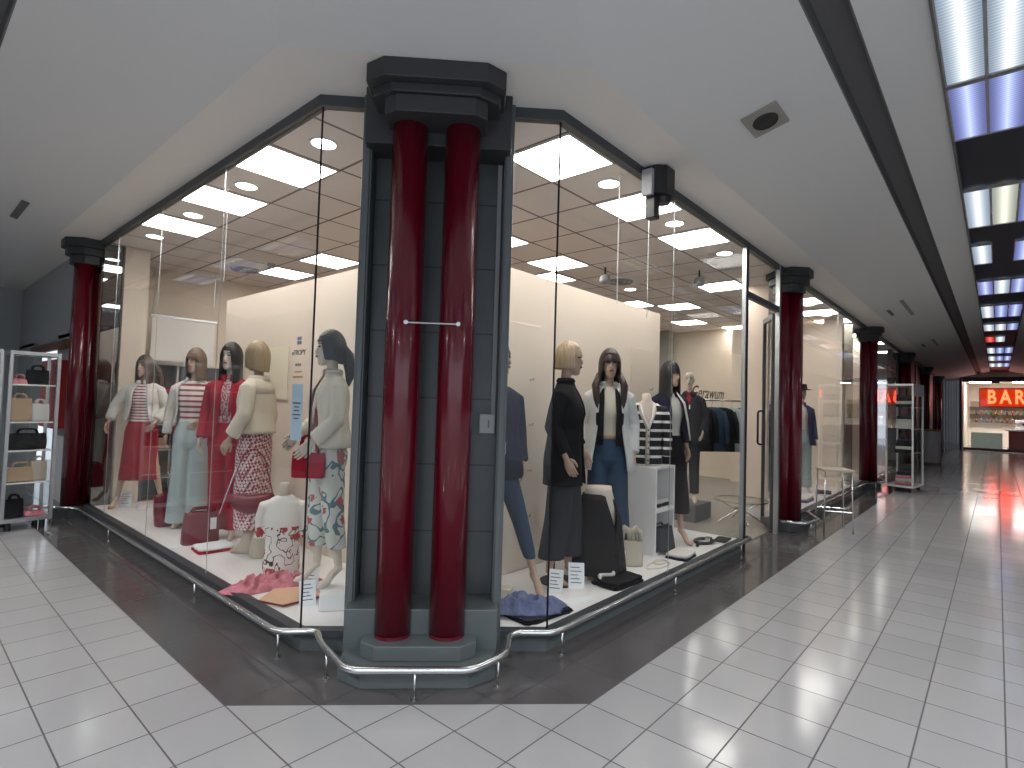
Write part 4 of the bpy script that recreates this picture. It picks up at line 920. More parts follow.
for s_ in (-1, 1): tube(bm, [(s_*.065, -.055, 1.475), (s_*.085, -.115, 1.38), (s_*.098, -.140, 1.26), (s_*.095, -.125, 1.12), (s_*.10, -.135, .99)], [.016, .034, .040, .040, .042], 12, .35)
link('vest', bm, M['c_black'], K['root'], smooth=True)
jacket(K, 'c_silver', .78, 62, 78, .045, .05, 1, (.072, .066, .058, .054), 'stand')
hair(K['root'], K['hc'], K['hy'], M['h_dbrown'], -.18, -.13, .022, 44, 58, 1.10, .12)
bm = B()
for s in (-1, 1): lock(bm, [K['hc']+Vector((s*.10, -.02, -.08)), K['hc']+Vector((s*.14, -.06, -.18)), K['hc']+Vector((s*.13, -.10, -.30)), K['hc']+Vector((s*.12, -.12, -.38))], [.035, .045, .035, .01])
link('side_locks', bm, M['h_dbrown'], K['root'], smooth=True)
bm = B(); rings(bm, [((0, 0, 1.045), .150, .115), ((0, 0, 1.075), .148, .112)], 28); link('belt', bm, M['c_camel'], K['root'], smooth=True)
# skirt on a half form
sf = thing('skirt_form', 'black flared skirt on a white hip form in front of the blue jeans mannequin', 'skirt form', (2.56, .30, ZP), cam_rz(2.56, .30, 10))
bm = B(); rings(bm, [((0, 0, .0), .12, .12), ((0, 0, .02), .12, .12), ((0, 0, .025), .02, .02), ((0, 0, .30), .02, .02), ((0, 0, .34), .11, .09), ((0, 0, .46), .15, .115), ((0, 0, .60), .15, .115), ((0, 0, .72), .115, .085), ((0, 0, .76), .11, .08)], 28); link('hip_form', bm, M['skinpale'], sf, smooth=True)
bm = B(); R = []; n = 56
for j in range(11):
    t = j/10; z = .70-.66*t; g = R_(20)*max(0, 1-t*2); a0 = R_(-52)+g; rx = .135+.05*min(1, t*4)+.065*t; ry = .105+.04*min(1, t*4)+.06*t
    R.append([bm.verts.new((rx*cos(a0+(2*pi-2*g)*i/n)*(1+.03*t*sin(i*.9)), ry*sin(a0+(2*pi-2*g)*i/n)*(1+.03*t*sin(i*.9)), z-.05*(1-t)*max(0, cos(a0+(2*pi-2*g)*i/n)))) for i in range(n+1)])
for a, b in zip(R, R[1:]):
    for i in range(n): bm.faces.new((a[i], a[i+1], b[i+1], b[i]))
q_ = link('skirt', bm, M['c_black'], sf, smooth=True); s = q_.modifiers.new('solid', 'SOLIDIFY'); s.thickness = .008
# two stacked cubes, striped cardigan bust on top
def cube_shelf(x0, y0, z0, label):
    w, h, t = .42, .43, .022; o = thing('display_cube', label, 'display cube', (x0, y0, z0), 0, 'stacked open display cubes')
    bm = B(); box(bm, 0, t, 0, .40, 0, h); link('side_panel', bm, M['white'], o, bevel=.002)
    bm = B(); box(bm, w-t, w, 0, .40, 0, h); link('side_panel', bm, M['white'], o, bevel=.002)
    bm = B(); box(bm, t, w-t, 0, .40, 0, t); link('bottom_panel', bm, M['white'], o)
    bm = B(); box(bm, t, w-t, 0, .40, h-t, h); link('top_panel', bm, M['white'], o)
    bm = B(); box(bm, t, w-t, .38, .40, t, h-t); link('back_panel', bm, M['white'], o)
cube_shelf(3.50, .235, ZP, 'lower open white display cube holding the dark furry bag'); cube_shelf(3.50, .235, ZP+.43, 'upper open white display cube under the striped cardigan bust')
bu = thing('dress_form', 'headless bust in black cardigan with white stripes standing on the display cubes', 'bust', (3.64, .43, ZP+.862), cam_rz(3.64, .43, 10))
bm = B(); zz = [(0, .150, .112), (.03, .172, .125), (.14, .160, .112), (.26, .158, .110), (.38, .172, .122), (.47, .180, .115), (.54, .182, .098), (.59, .160, .082), (.63, .11, .066)]
R = []; n = 40
for (z, a, b) in zz:
    g = R_(8+34*max(0, (z-.38)/.25)); R.append([bm.verts.new((a*sin(g+(2*pi-2*g)*i/n), -b*cos(g+(2*pi-2*g)*i/n), z)) for i in range(n+1)])
for a, b in zip(R, R[1:]):
    for i in range(n): bm.faces.new((a[i], a[i+1], b[i+1], b[i]))
q_ = link('cardigan', bm, M['s_navy'], bu, smooth=True); s = q_.modifiers.new('solid', 'SOLIDIFY'); s.thickness = .012
for s in (-1, 1):
    bm = B(); tube(bm, [(s*.10, 0, .57), (s*.16, 0, .56), (s*.205, 0, .46), (s*.215, -.01, .27), (s*.20, -.06, .10)], [.045, .062, .056, .050, .046], 16); q_ = link('sleeve', bm, M['s_navy'], bu); remesh(q_, .009)
bm = B(); rings(bm, [((0, 0, z), a-.012, b-.012) for z, a, b in zz[:-1]]+[((0, 0, .63), .09, .056), ((0, 0, .66), .05, .05), ((0, 0, .72), .046, .046), ((0, 0, .73), .03, .03)], 28); link('bust_body', bm, M['skinpale'], bu, smooth=True)
bm = B(); R = [(-.13+.0, -.0, .60)]
for s in (-1, 1): tube(bm, [(s*.075, -.045, .625), (s*.05, -.105, .50), (.004, -.135, .38), (.0, -.125, .26), (0, -.120, .14), (0, -.128, .03)], .014, 8, .6)
link('button_band', bm, M['c_white'], bu, smooth=True)
for k_ in range(6): bm = B(); cyl(bm, 0, 0, 0, .006, .008, 10); q_ = link('button', bm, M['black'], bu, loc=(0, -.142, .06+.06*k_)); q_.rotation_euler = (pi/2, 0, 0)
folded('folded_jumper', 'white and black folded jumper inside the upper display cube', 'jumper', 3.71, .36, ZP+.452, 0, .30, .2, .07, ('c_black', 'c_white'))
# M10, M11
K = mannequin('mannequin', 'mannequin with long black fringe hair in navy jacket and white collar behind the striped bust', 4.14, .42, ZP, 1.94, 38, 52, 'skin',
              legs=((-.08, .05), (.12, -.12)), arms=(((-.24, .04, 1.17), (-.24, -.05, .94)), ((.24, .05, 1.17), (.24, -.03, .95))), ankle=.15)
trousers(K, 'c_black', (.110, .108, .108, .108, .100), .30); top(K, 'c_white', .98)
jacket(K, 'c_navy', 1.0, 40, 60, .045, .06, .9, (.08, .076, .07, .066), 'flat')
bm = B(); tube(bm, [(.05, -.07, 1.50), (.10, -.14, 1.40), (.13, -.17, 1.22), (.16, -.18, 1.03)], [.02, .030, .026, .02], 10, .4); link('white_lapel', bm, M['c_white'], K['root'], smooth=True)
hair(K['root'], K['hc'], K['hy'], M['h_black'], -.30, -.28, .012, 42, 54, 1.05, .10)
K = mannequin('mannequin', 'bald mannequin in dark coat with red neckerchief beside the clothes rail', 6.22, 1.10, .24, 1.88, -4, -6, 'skinpale',
              legs=((-.09, .05), (.10, -.02)), arms=(((-.24, .04, 1.17), (-.24, -.05, .94)), ((.24, .05, 1.17), (.22, -.12, .98))), ankle=.13)
trousers(K, 'c_char', (.10, .09, .08, .075, .07), .12); top(K, 'c_char', 1.0)
jacket(K, 'c_char', .80, 22, 30, .04, .03, 1, collar='flat')
bm = B(); tube(bm, [(-.05, -.03, 1.52), (0, -.075, 1.49), (.05, -.03, 1.52), (0, .05, 1.53)], .024, 10, .8, closed=True); tube(bm, [(0, -.08, 1.48), (.01, -.12, 1.40), (.0, -.135, 1.34)], [.03, .04, .012], 10, .5); link('neckerchief', bm, M['c_crimson'], K['root'], smooth=True)
bm = B(); box(bm, -.02, .03, -.165, -.16, 1.28, 1.34); link('white_badge', bm, M['paper'], K['root'])
bm = B(); prism(bm, [(5.94, .86), (6.50, .86), (6.50, 1.36), (5.94, 1.36)], .006, .24); tag(link('display_podium', bm, M['walldark'], bevel=.006), 'dark low podium under the bald mannequin', 'podium')
# floor items, right window
o = folded('folded_scarf_mat', 'black folded garment with silver stripes under the slate blue scarf', 'garment', 1.52, .14, ZP, R_(-8), .46, .34, .03, ('c_black', 'c_navy'))
for k_ in range(2):
    bm = B(); box(bm, .06, .22, .0+.05*k_, .015+.05*k_, .030, .033); link('silver_stripe', bm, M['c_silver'], o)
cur = []
for k_ in range(8):
    t = k_/7; x0 = -.20+.40*t; cur.append(([(x0-.06, -.05+rnd.uniform(-.04, .04), .02), (x0, rnd.uniform(-.03, .05), .07+.05*(1-t)), (x0+.08, rnd.uniform(-.07, .03), .02)], [.02, .042-.016*t, .016]))
heap('scarf', 'crumpled slate blue scarf heap next to the corner pier', 'scarf', 1.46, .15, ZP+.031, R_(-38), 'c_bluegrey', lx=.26, ly=.13, hh=.12, seed=5)
bm = B(); box(bm, -.05, .05, -.06, .06, 0, .10); o = link('small_box', bm, M['c_cream'], loc=(1.52, .44, ZP), bevel=.004); o.rotation_euler = (0, 0, .5); tag(o, 'small cream box beside the navy jacket mannequin near the pier', 'box')
price_card(1.92, .27, ZP, cam_rz(1.92, .27, -10), 'white price card at the bare foot under the slim jeans', 1.05)
price_card(2.14, .22, ZP, cam_rz(2.14, .22, 5), 'white price card in front of the grey wide trousers', 1.15)
price_card(2.80, .24, ZP, cam_rz(2.80, .24, -12), 'white price card between the black skirt and the beige bag', 1.05)
bm = B(); box(bm, -.12, .12, -.045, .045, 0, .003); o = link('paper_sheet', bm, M['paper'], loc=(1.93, .06, ZP)); o.rotation_euler = (0, 0, -.3); tag(o, 'white printed strip lying on the right window floor', 'paper')
folded('folded_jumper', 'black folded jumper with a pearl chain on top', 'jumper', 2.50, .06, ZP, R_(-5), .40, .26, .06, ('c_black', 'c_black'))
o = thing('pearl_necklace', 'pearl necklace lying on the black folded jumper', 'necklace', (2.44, .11, ZP+.062), 0)
bm = B()
for k_ in range(26):
    t = k_/25; ell(bm, (-.13+.28*t, .03*sin(9*t), .014), .015, .015, .015, 8, 5)
link('pearls', bm, M['c_white'], o, smooth=True)
bgr = handbag('handbag', 'slouchy beige leather bag with knotted handles in the right window', 3.06, .27, ZP, cam_rz(3.06, .27, 10), .24, .22, .17, 'c_beige', hh=.10, slouch=.1)
for s in (-.05, .05):
    bm = B(); tube(bm, [(s-.045, 0, .20), (s-.04, -.02, .29), (s, -.03, .34), (s+.04, -.02, .30), (s+.05, 0, .21)], [.02, .028, .030, .028, .02], 12); link('knot', bm, M['c_beige'], bgr, smooth=True)
o = thing('necklace', 'pale cord necklace loops lying before the display cubes', 'necklace', (3.22, .06, ZP+.004), 0)
bm = B(); tube(bm, [(.17*cos(t*2*pi/24)+.02*sin(t), .07*sin(t*2*pi/24), .004) for t in range(24)], .005, 6, closed=True); tube(bm, [(.10*cos(t*2*pi/24)+.08, .05*sin(t*2*pi/24)+.02, .012) for t in range(24)], .005, 6, closed=True); link('cord', bm, M['c_cream'], o, smooth=True)
fb = handbag('handbag', 'dark grey furry bag in the lower display cube', 3.72, .27, ZP+.024, 0, .32, .22, .19, 'c_fur', hh=.03)
folded('folded_jumper', 'white folded jumper with dark trim before the lower display cube', 'jumper', 3.66, .04, ZP, .1, .30, .22, .05, ('c_navy', 'c_white'))
o = thing('belt', 'black coiled belt on the display floor at the right end of the window', 'belt', (4.42, .12, ZP), 0)
bm = B(); tube(bm, [(.13*cos(t*2*pi/20), .085*sin(t*2*pi/20), .018) for t in range(20)], .018, 8, closed=True); tube(bm, [(-.13, 0, .015), (-.25, -.03, .015)], .016, 8); link('strap', bm, M['black'], o, smooth=True)
bm = B(); box(bm, .10, .15, -.03, .03, 0, .04); link('buckle', bm, M['steel'], o)
folded('folded_scarf_mat', 'black and white striped folded scarf at the right window corner', 'scarf', 4.62, -.0, ZP, .1, .28, .14, .03, ('s_navy',), 1)
# panels and small hooks on the cream partition
def panel(x0, x1, z0, z1, label):
    o = thing('wall_panel', label, 'wall panel', ((x0+x1)/2, .848, z0), 0); bm = B(); w_ = (x1-x0)/2; box(bm, -w_, w_, -.012, 0, 0, z1-z0); link('board', bm, M['cream2'], o, bevel=.003)
    for z in (.45, .85, 1.25, 1.65):
        bm = B(); tube(bm, [(w_-.14, -.012, z), (w_-.14, -.05, z), (w_-.14, -.055, z+.02)], .006, 8); link('hook', bm, M['steel'], o, smooth=True)
panel(1.55, 2.38, .14, 2.28, 'cream hook panel on the partition behind the navy jacket mannequin')
panel(4.05, 4.62, .14, 2.26, 'cream hook panel on the partition behind the black-fringe mannequin')
bm = B(); box(bm, 0, .01, -.35, .35, 0, .55); o = link('poster_board', bm, mat('pale_yellow', (.82, .76, .58), .7), loc=(1.187, 3.55, 1.55)); tag(o, 'pale yellow board on the left partition above the black-haired mannequin', 'board')
bm = B(); box(bm, -.42, .42, -.008, .008, 0, .62); o = link('hanging_banner', bm, mat('banner_paper', (.76, .73, .70), .7), loc=(1.35, 6.75, 2.05)); tag(o, 'blank pale banner hanging behind the white jacket mannequin', 'banner')
o = thing('banner_bar', 'x', 'bar', (1.35, 6.75, 2.70)); bm = B(); box(bm, -.45, .45, -.02, .02, -.03, 0); link('bar', bm, M['steel'], o)
for s in (-.4, .4):
    bm = B(); tube(bm, [(s, 0, 0), (s, 0, ZI-2.70)], .003, 6); link('cord', bm, M['steel'], o)
tag(o, 'thin metal bar above the blank pale banner', 'bar')

# ================================================================== inside the shop
def garment(x, y, z, rz, m, label, w=.42, h=.72, g='garments hanging on the shop rails'):
    o = thing('hanging_garment', label, 'garment', (x, y, z), rz, g)
    bm = B(); tube(bm, [(-w*.42, 0, -.07), (0, 0, .0), (w*.42, 0, -.07)], .008, 6); tube(bm, [(0, 0, 0), (0, 0, .05), (.015, 0, .075), (0, 0, .095), (-.012, 0, .08)], .0035, 6); link('hanger', bm, M['steel'], o)
    bm = B(); R = []; n = 24
    for (t, kx, ky) in ((0, .30, .3), (.05, .80, .7), (.12, .98, .9), (.5, .92, 1), (1, 1.05, 1.15)):
        R.append([bm.verts.new((w/2*kx*cos(2*pi*i/n), .055*ky*sin(2*pi*i/n)*(1+.2*sin(5*i*2*pi/n)), -.0-h*t)) for i in range(n)])
    for a, b in zip(R, R[1:]):
        for i in range(n): bm.faces.new((a[i], a[(i+1) % n], b[(i+1) % n], b[i]))
    bm.faces.new(R[0]); bm.faces.new(R[-1])
    for s in (-1, 1): tube(bm, [(s*w*.42, 0, -.07), (s*w*.56, 0, -.25), (s*w*.58, -.02, -.55)], [.045, .045, .038], 10)
    link('garment_body', bm, M[m], o, smooth=True); return o
def rack(x, y, label, wdt=1.4, hgt=1.62, rz=0):
    o = thing('clothes_rail', label, 'clothes rail', (x, y, .006), rz, 'chrome clothes rails in the shop')
    for s in (-1, 1):
        bm = B(); tube(bm, [(s*wdt/2, 0, .03), (s*wdt/2, 0, hgt)], .014, 10); link('upright', bm, M['steel'], o, smooth=True)
        bm = B(); tube(bm, [(s*wdt/2, -.25, .03), (s*wdt/2, .25, .03)], .016, 10); link('foot', bm, M['steel'], o, smooth=True)
    bm = B(); tube(bm, [(-wdt/2-.02, 0, hgt), (wdt/2+.02, 0, hgt)], .014, 10); link('top_rail', bm, M['steel'], o, smooth=True)
    return o
rack(6.98, .98, 'chrome clothes rail of dark jackets seen right of the bald mannequin', 1.0, 1.72, -.64)
for k_, (m_, l_) in enumerate((('c_char', 'charcoal jacket at the left end of the rail behind the bald mannequin'), ('c_black', 'black jacket, second on the rail behind the bald mannequin'), ('c_denim', 'dark denim jacket in the middle of the rail behind the bald mannequin'), ('c_black', 'black shirt right of the dark denim jacket on the rail'), ('c_paledenim', 'pale denim shirt hanging on the rail right of the bald mannequin'), ('c_char', 'charcoal knit at the right end of the rail near the door'))):
    t = -.44+k_*.175; garment(6.98+t*cos(-.64), .98+t*sin(-.64), 1.62, cam_rz(7, .9, 18), m_, l_, .40, .68)
tb = thing('round_table', 'round glass-topped side table inside the shop behind the right window end', 'table', (6.55, .46, .006), 0)
bm = B(); cyl(bm, 0, 0, .30, .315, .36, 36); link('glass_top', bm, M['glass'], tb)
bm = B(); rings(bm, [((0, 0, .30), .365, .365), ((0, 0, .318), .365, .365), ((0, 0, .318), .355, .355), ((0, 0, .30), .355, .355)], 36, cap=False); link('rim', bm, M['steel'], tb)
for k_ in range(4):
    a = k_*pi/2+.4; bm = B(); tube(bm, [(.30*cos(a), .30*sin(a), .30), (.05*cos(a), .05*sin(a), .16), (.30*cos(a+.3), .30*sin(a+.3), .0)], .012, 8); link('leg', bm, M['steel'], tb)
rack(1.92, 6.85, 'chrome clothes rail at the back of the shop behind the left mannequins', 1.3, 1.6, .0)
for k_, (m_, l_) in enumerate((('c_crimson', 'crimson top at the left end of the back rail'), ('c_white', 'white top on the back rail next to the crimson one'), ('c_denim', 'denim jacket in the middle of the back rail'), ('c_black', 'black jacket right of the denim jacket on the back rail'), ('c_silver', 'silver grey top at the right end of the back rail'))):
    garment(1.45+.22*k_, 6.85, 1.50, .8, m_, l_, .44, .66)
wu = thing('wall_unit', 'dark wall unit with a red rail behind the white jacket mannequin', 'wall unit', (1.35, 7.22, .006), 0)
bm = B(); box(bm, -.60, .75, -.02, .08, 0, 2.0); link('back_panel', bm, M['walldark'], wu)
bm = B(); box(bm, -.60, .75, -.10, -.02, 1.60, 1.66); link('red_rail', bm, M['c_crimson'], wu)
for x_ in (-.60, .05, .72):
    bm = B(); box(bm, x_, x_+.03, -.10, -.02, 0, 2.0); link('upright', bm, M['silver'], wu)
sh = thing('shoe_shelf', 'glass display shelf with bright lamps behind the white jacket mannequin', 'shelf', (1.05, 6.95, 0), 0)
for z in (.35, .75, 1.12):
    bm = B(); box(bm, -.35, .35, -.15, .15, z, z+.015); link('shelf_board', bm, M['silver'], sh)
for x_ in (-.35, .33):
    bm = B(); box(bm, x_, x_+.02, -.15, .15, .006, 1.5); link('side_panel', bm, M['silver'], sh)
for k_, (x_, z_, m_) in enumerate(((-.2, .365, 'c_maroon'), (.05, .365, 'c_beige'), (-.15, .765, 'c_black'), (.12, .765, 'c_camel'), (-.1, 1.135, 'c_black'), (.15, 1.135, 'c_maroon'))):
    handbag('handbag', ('maroon', 'beige', 'black', 'camel', 'black', 'maroon')[k_]+' small bag on the '+('lowest board', 'lowest board', 'middle board', 'middle board', 'top board', 'top board')[k_]+' of the back shelf', 1.05+x_, 6.95, z_, 0, .18, .16, .10, m_, hh=.05, g='small bags on the back shelf')

# window lettering on the right pane
o = thing('window_lettering', 'thin dark script lettering on the glass right of the bald mannequin', 'lettering', (3.86, GY-.008, 1.735), 0)
text_obj('lettering', 'Gerawum', .17, M['black'], (0, 0, 0), (pi/2, 0, 0), o, .35, .0008, 1.2)

# ================================================================== second shop window, corridor furniture, the bar
k = 40
poly_band('trim_40', [(6.22, GY), (30, GY)], .03, .03, ZG, ZC, M['frame'])
poly_band('trim_41', [(7.0, GY), (17.5, GY)], .045, .03, .098, ZP+.012, M['frame'])
poly_band('trim_42', [(7.0, GY), (17.5, GY)], 0, .03, 0, .10, M['pier'])
for i, (a, b) in enumerate(((6.95, 9.8), (9.8, 12.6), (13.25, 17.4))): pane(20+i, (a, GY), (b, GY))
joint(43, (9.8, GY), M['silver'], .0045)
bm = B(); box(bm, 7.1, 17.5, GY+.03, .60, 0, ZP); struct('floor_display_far', bm, M['dispfloor'])
bm = B(); box(bm, 7.1, 7.2, .28, .60, ZP, ZI); struct('wall_door_side', bm, M['cream'])
bm = B(); box(bm, 11.0, 11.1, .35, 2.2, 0, 3.40); box(bm, 10.9, 11.1, .02, .35, 0, ZI); struct('wall_partition', bm, M['cream'])
bm = B(); box(bm, 11.7, 11.75, -.02, .6, ZP, ZI); struct('window_24', bm, M['dark_glass'])
bm = B(); box(bm, 14.2, 14.4, .1, 3.0, 0, ZI); struct('wall_partition_far', bm, M['cream'])
bm = B(); box(bm, 17.45, 34.2, -.02, .1, 0, ZC); struct('wall_dark_facade', bm, M['pier_dark'])
for i in range(6):
    bm = B(); box(bm, 18.2+2.5*i, 18.3+2.5*i, -.06, -.02, 0, ZG); struct('trim_%d' % (50+i), bm, M['black'])
bm = B()
for i in range(16): box(bm, 33.0+.02*(i % 2), 33.06, -.92+.06*i, -.92+.06*i+.055, 0, 3.42)
struct('door_1', bm, mat('dark_shutter', (.02, .012, .012), .5))
bm = B(); box(bm, 33.0, 34.2, -.98, -.90, 0, ZC); struct('wall_bar_side', bm, M['pier_dark'])
# standing garments in the second window
def stand_form(x, y, z, label, m1, m2):
    K = mannequin('mannequin', label, x, y, z, 1.92, 20, 10, 'skinpale'); trousers(K, m2, (.105, .1, .09, .09, .10), .08); top(K, 'c_white', 1.0); jacket(K, m1, .80, 40, 50, .04, .04, 1); return K
K = stand_form(9.7, .45, ZP, 'mannequin with black hat and dark denim jacket in the second shop window', 'c_denim', 'c_paledenim')
bm = B(); rings(bm, [((0, 0, 1.75), .17, .18), ((0, 0, 1.76), .17, .18), ((0, 0, 1.765), .10, .12), ((0, 0, 1.85), .09, .105), ((0, 0, 1.86), .02, .02)], 24); link('hat', bm, M['c_black'], K['root'], smooth=True)
K = stand_form(8.6, .55, ZP, 'mannequin in dark jacket behind the red scarf in the second shop window', 'c_char', 'c_denim'); hair(K['root'], K['hc'], K['hy'], M['h_dbrown'])
cur = [([(-.2+.06*i, -.03, .03), (-.14+.06*i, .03*sin(i), .09), (-.08+.06*i, -.02, .03)], [.02, .045, .02]) for i in range(6)]
heap('scarf', 'crumpled red scarf low in the second shop window behind the stool', 'scarf', 7.5, .12, ZP, 0, 'c_pink', lx=.3, ly=.1, hh=.2, seed=8)
folded('folded_jumper', 'lilac-grey folded cloth in the second shop window', 'jumper', 8.5, .15, ZP, 0, .5, .3, .08, ('c_bluegrey', 'c_white'))
folded('folded_jumper', 'white folded jumper farther along the second shop window', 'jumper', 9.6, .05, ZP, .2, .4, .25, .06, ('c_white', 'c_black'))
# stool: padded square seat on four thin legs
st = thing('bar_stool', 'tall stool with beige square seat and thin metal legs beside the guard rail', 'stool', (7.0, -.62, 0), .5)
bm = B(); box(bm, -.19, .19, -.19, .19, .80, .835); link('seat', bm, M['c_beige'], st, bevel=.012)
for sx in (-1, 1):
    for sy in (-1, 1):
        bm = B(); tube(bm, [(sx*.16, sy*.16, .80), (sx*.175, sy*.175, .0)], .010, 8); link('leg', bm, M['steel'], st, smooth=True)
for z in (.28,):
    bm = B(); tube(bm, [(-.17, -.17, z), (.17, -.17, z), (.17, .17, z), (-.17, .17, z)], .007, 6, closed=True); link('stretcher', bm, M['steel'], st)
# glazed showcases
def showcase(name, label, x, y, rz, w, d, h, fm, shelves, top_panel=None, g=None, base=.10):
    o = thing(name, label, 'showcase', (x, y, 0), rz, g); t = .03
    for sx in (-1, 1):
        for sy in (-1, 1):
            bm = B(); box(bm, sx*(w/2)-t/2, sx*(w/2)+t/2, sy*d/2-t/2, sy*d/2+t/2, base, h); link('corner_post', bm, fm, o)
    for (a, b) in ((base, base+.04), (h-.04, h)):
        bm = B()
        for s in (-1, 1): box(bm, -w/2+t/2, w/2-t/2, s*d/2-t/2, s*d/2+t/2, a, b); box(bm, s*w/2-t/2, s*w/2+t/2, -d/2+t/2, d/2-t/2, a, b)
        link('frame_rail', bm, fm, o)
    for s in (-1, 1):
        bm = B(); box(bm, -w/2+t/2, w/2-t/2, s*d/2-.003, s*d/2+.003, base+.04, h-.04); link('glass_panel', bm, M['glass'], o)
    bm = B(); box(bm, w/2-.003, w/2+.003, -d/2+t/2, d/2-t/2, base+.04, h-.04); link('glass_panel', bm, M['glass'], o)
    bm = B(); box(bm, -w/2-.003, -w/2+.003, -d/2+t/2, d/2-t/2, base+.04, h-.04); link('glass_panel', bm, M['glass'], o)
    bm = B(); box(bm, -w/2+t/2, w/2-t/2, -d/2+t/2, d/2-t/2, base, base+.03); link('floor_board', bm, M['silver'], o)
    bm = B(); box(bm, -w/2, w/2, -d/2, d/2, h-.03, h-.01); link('top_board', bm, M['grey'], o)
    for z in shelves: bm = B(); box(bm, -w/2+t/2, w/2-t/2, -d/2+.04, d/2-.04, z, z+.01); gs_ = link('glass_shelf', bm, M['glass'], o); bm = B(); box(bm, -w/2+t/2, w/2-t/2, -d/2+.028, -d/2+.038, z-.004, z+.012); link('shelf_lip', bm, M['white'], gs_)
    for sx in (-1, 1):
        for sy in (-1, 1):
            bm = B(); cyl(bm, sx*(w/2-.06), sy*(d/2-.06), 0, base, .03, 12); link('caster', bm, M['black'], o)
    if top_panel: bm = B(); box(bm, -w/2, w/2, -d/2-.02, -d/2-.017, h-.25, h); link('header_panel', bm, M['grey'], o)
    return o
CX, CY = -.43, 6.10; crz = cam_rz(CX, CY, 12)
sv = [.52, .88, 1.20, 1.62]
showcase('glass_showcase', 'silver-framed glass showcase full of handbags at the left edge', CX, CY, crz, .42, .40, 2.0, M['silver'], sv[:4], g='silver glass showcases of handbags')
showcase('glass_showcase', 'second glass showcase cut off by the left picture edge', -1.03, 5.98, crz, .60, .42, 2.0, M['silver'], sv[:4], g='silver glass showcases of handbags')
def atc(dx, dy): return (CX+dx*cos(crz)-dy*sin(crz), CY+dx*sin(crz)+dy*cos(crz))
gl = 'handbags in the silver glass showcase'
for dx, z, m_, w_, h_, lb in ((-.08, .131, 'c_black', .16, .20, 'black bag with white tag on the floor of the showcase'), (.10, .131, 'c_pink', .18, .05, 'flat pink pouch on the floor of the showcase'), (-.04, .531, 'c_camel', .30, .16, 'wide straw-coloured bag above the lowest glass shelf'), (.12, .531, 'c_beige', .14, .22, 'pale grey bag beside the straw-coloured bag'), (.0, .891, 'c_black', .34, .18, 'black bag with beige flap on the second glass shelf'),
                          (-.08, 1.211, 'c_camel', .20, .26, 'tan leather bag with pale front on the third glass shelf'), (.10, 1.211, 'c_silver', .16, .20, 'silver grey bag beside the tan bag'), (-.10, 1.631, 'c_pink', .14, .06, 'small pink purse on the top glass shelf'), (.06, 1.631, 'c_black', .20, .17, 'black bag on the top glass shelf')):
    x_, y_ = atc(dx, -.02); handbag('handbag', lb, x_, y_, z, crz, w_, h_, .13, m_, hh=.05, g=gl)
# things behind that showcase
o = thing('red_cabinet', 'red wall cabinet hanging behind the handbag showcase', 'cabinet', (.085, 7.85, 1.05), 0)
bm = B(); box(bm, -.10, .07, -.45, .45, 0, .95); link('cabinet_body', bm, mat('red_paint', (.36, .012, .012), .45), o, bevel=.01)
bm = B(); box(bm, -.108, -.10, -.40, -.01, .04, .91); box(bm, -.108, -.10, .01, .40, .04, .91); link('cabinet_door', bm, mat('red_paint_door', (.40, .014, .014), .4), o)
bm = B(); box(bm, .12, .17, 7.6, 10.4, 2.18, 2.30); struct('trim_60', bm, mat('bronze', (.16, .085, .05), .5))
bm = B(); box(bm, 1.0, 1.1, 7.45, 10.4, 0, 2.4); struct('wall_side_shop', bm, M['wallgrey'])
# white-framed clothes showcase in the right corridor
showcase('glass_showcase', 'white-framed glass showcase with folded clothes standing in the right corridor', 12.8, -.80, R_(-8), .74, .46, 2.24, M['white'], (.8, 1.3, 1.75), True)
for z, m_, w_, lb in ((.14, 'c_pink', .5, 'striped coral folded clothes on the floor of the corridor showcase'), (.81, 'c_black', .5, 'black folded clothes on the lowest shelf of the corridor showcase'), (1.31, 'c_silver', .4, 'silver folded clothes on the middle shelf of the corridor showcase'), (1.76, 'c_char', .45, 'charcoal folded clothes on the top shelf of the corridor showcase')):
    folded('folded_jumper', lb, 'jumper', 12.8, -.80, z, 0, w_, .3, .26, (m_, 'c_white', m_, 'c_char'), 4, 'folded clothes in the corridor showcase')
bn = thing('litter_bin', 'white round litter bin with wooden rim by the dark shutters', 'bin', (21.8, -.55, 0))
bm = B(); cyl(bm, 0, 0, .06, 1.10, .30, 28, .32); link('bin_body', bm, M['white'], bn, smooth=False)
bm = B(); cyl(bm, 0, 0, 0, .06, .28, 28); link('bin_base', bm, M['c_camel'], bn)
bm = B(); rings(bm, [((0, 0, 1.10), .33, .33), ((0, 0, 1.15), .33, .33), ((0, 0, 1.15), .25, .25), ((0, 0, 1.06), .25, .25)], 28, cap=False); link('bin_rim', bm, mat('wood_rim', (.42, .20, .07), .5), bn)
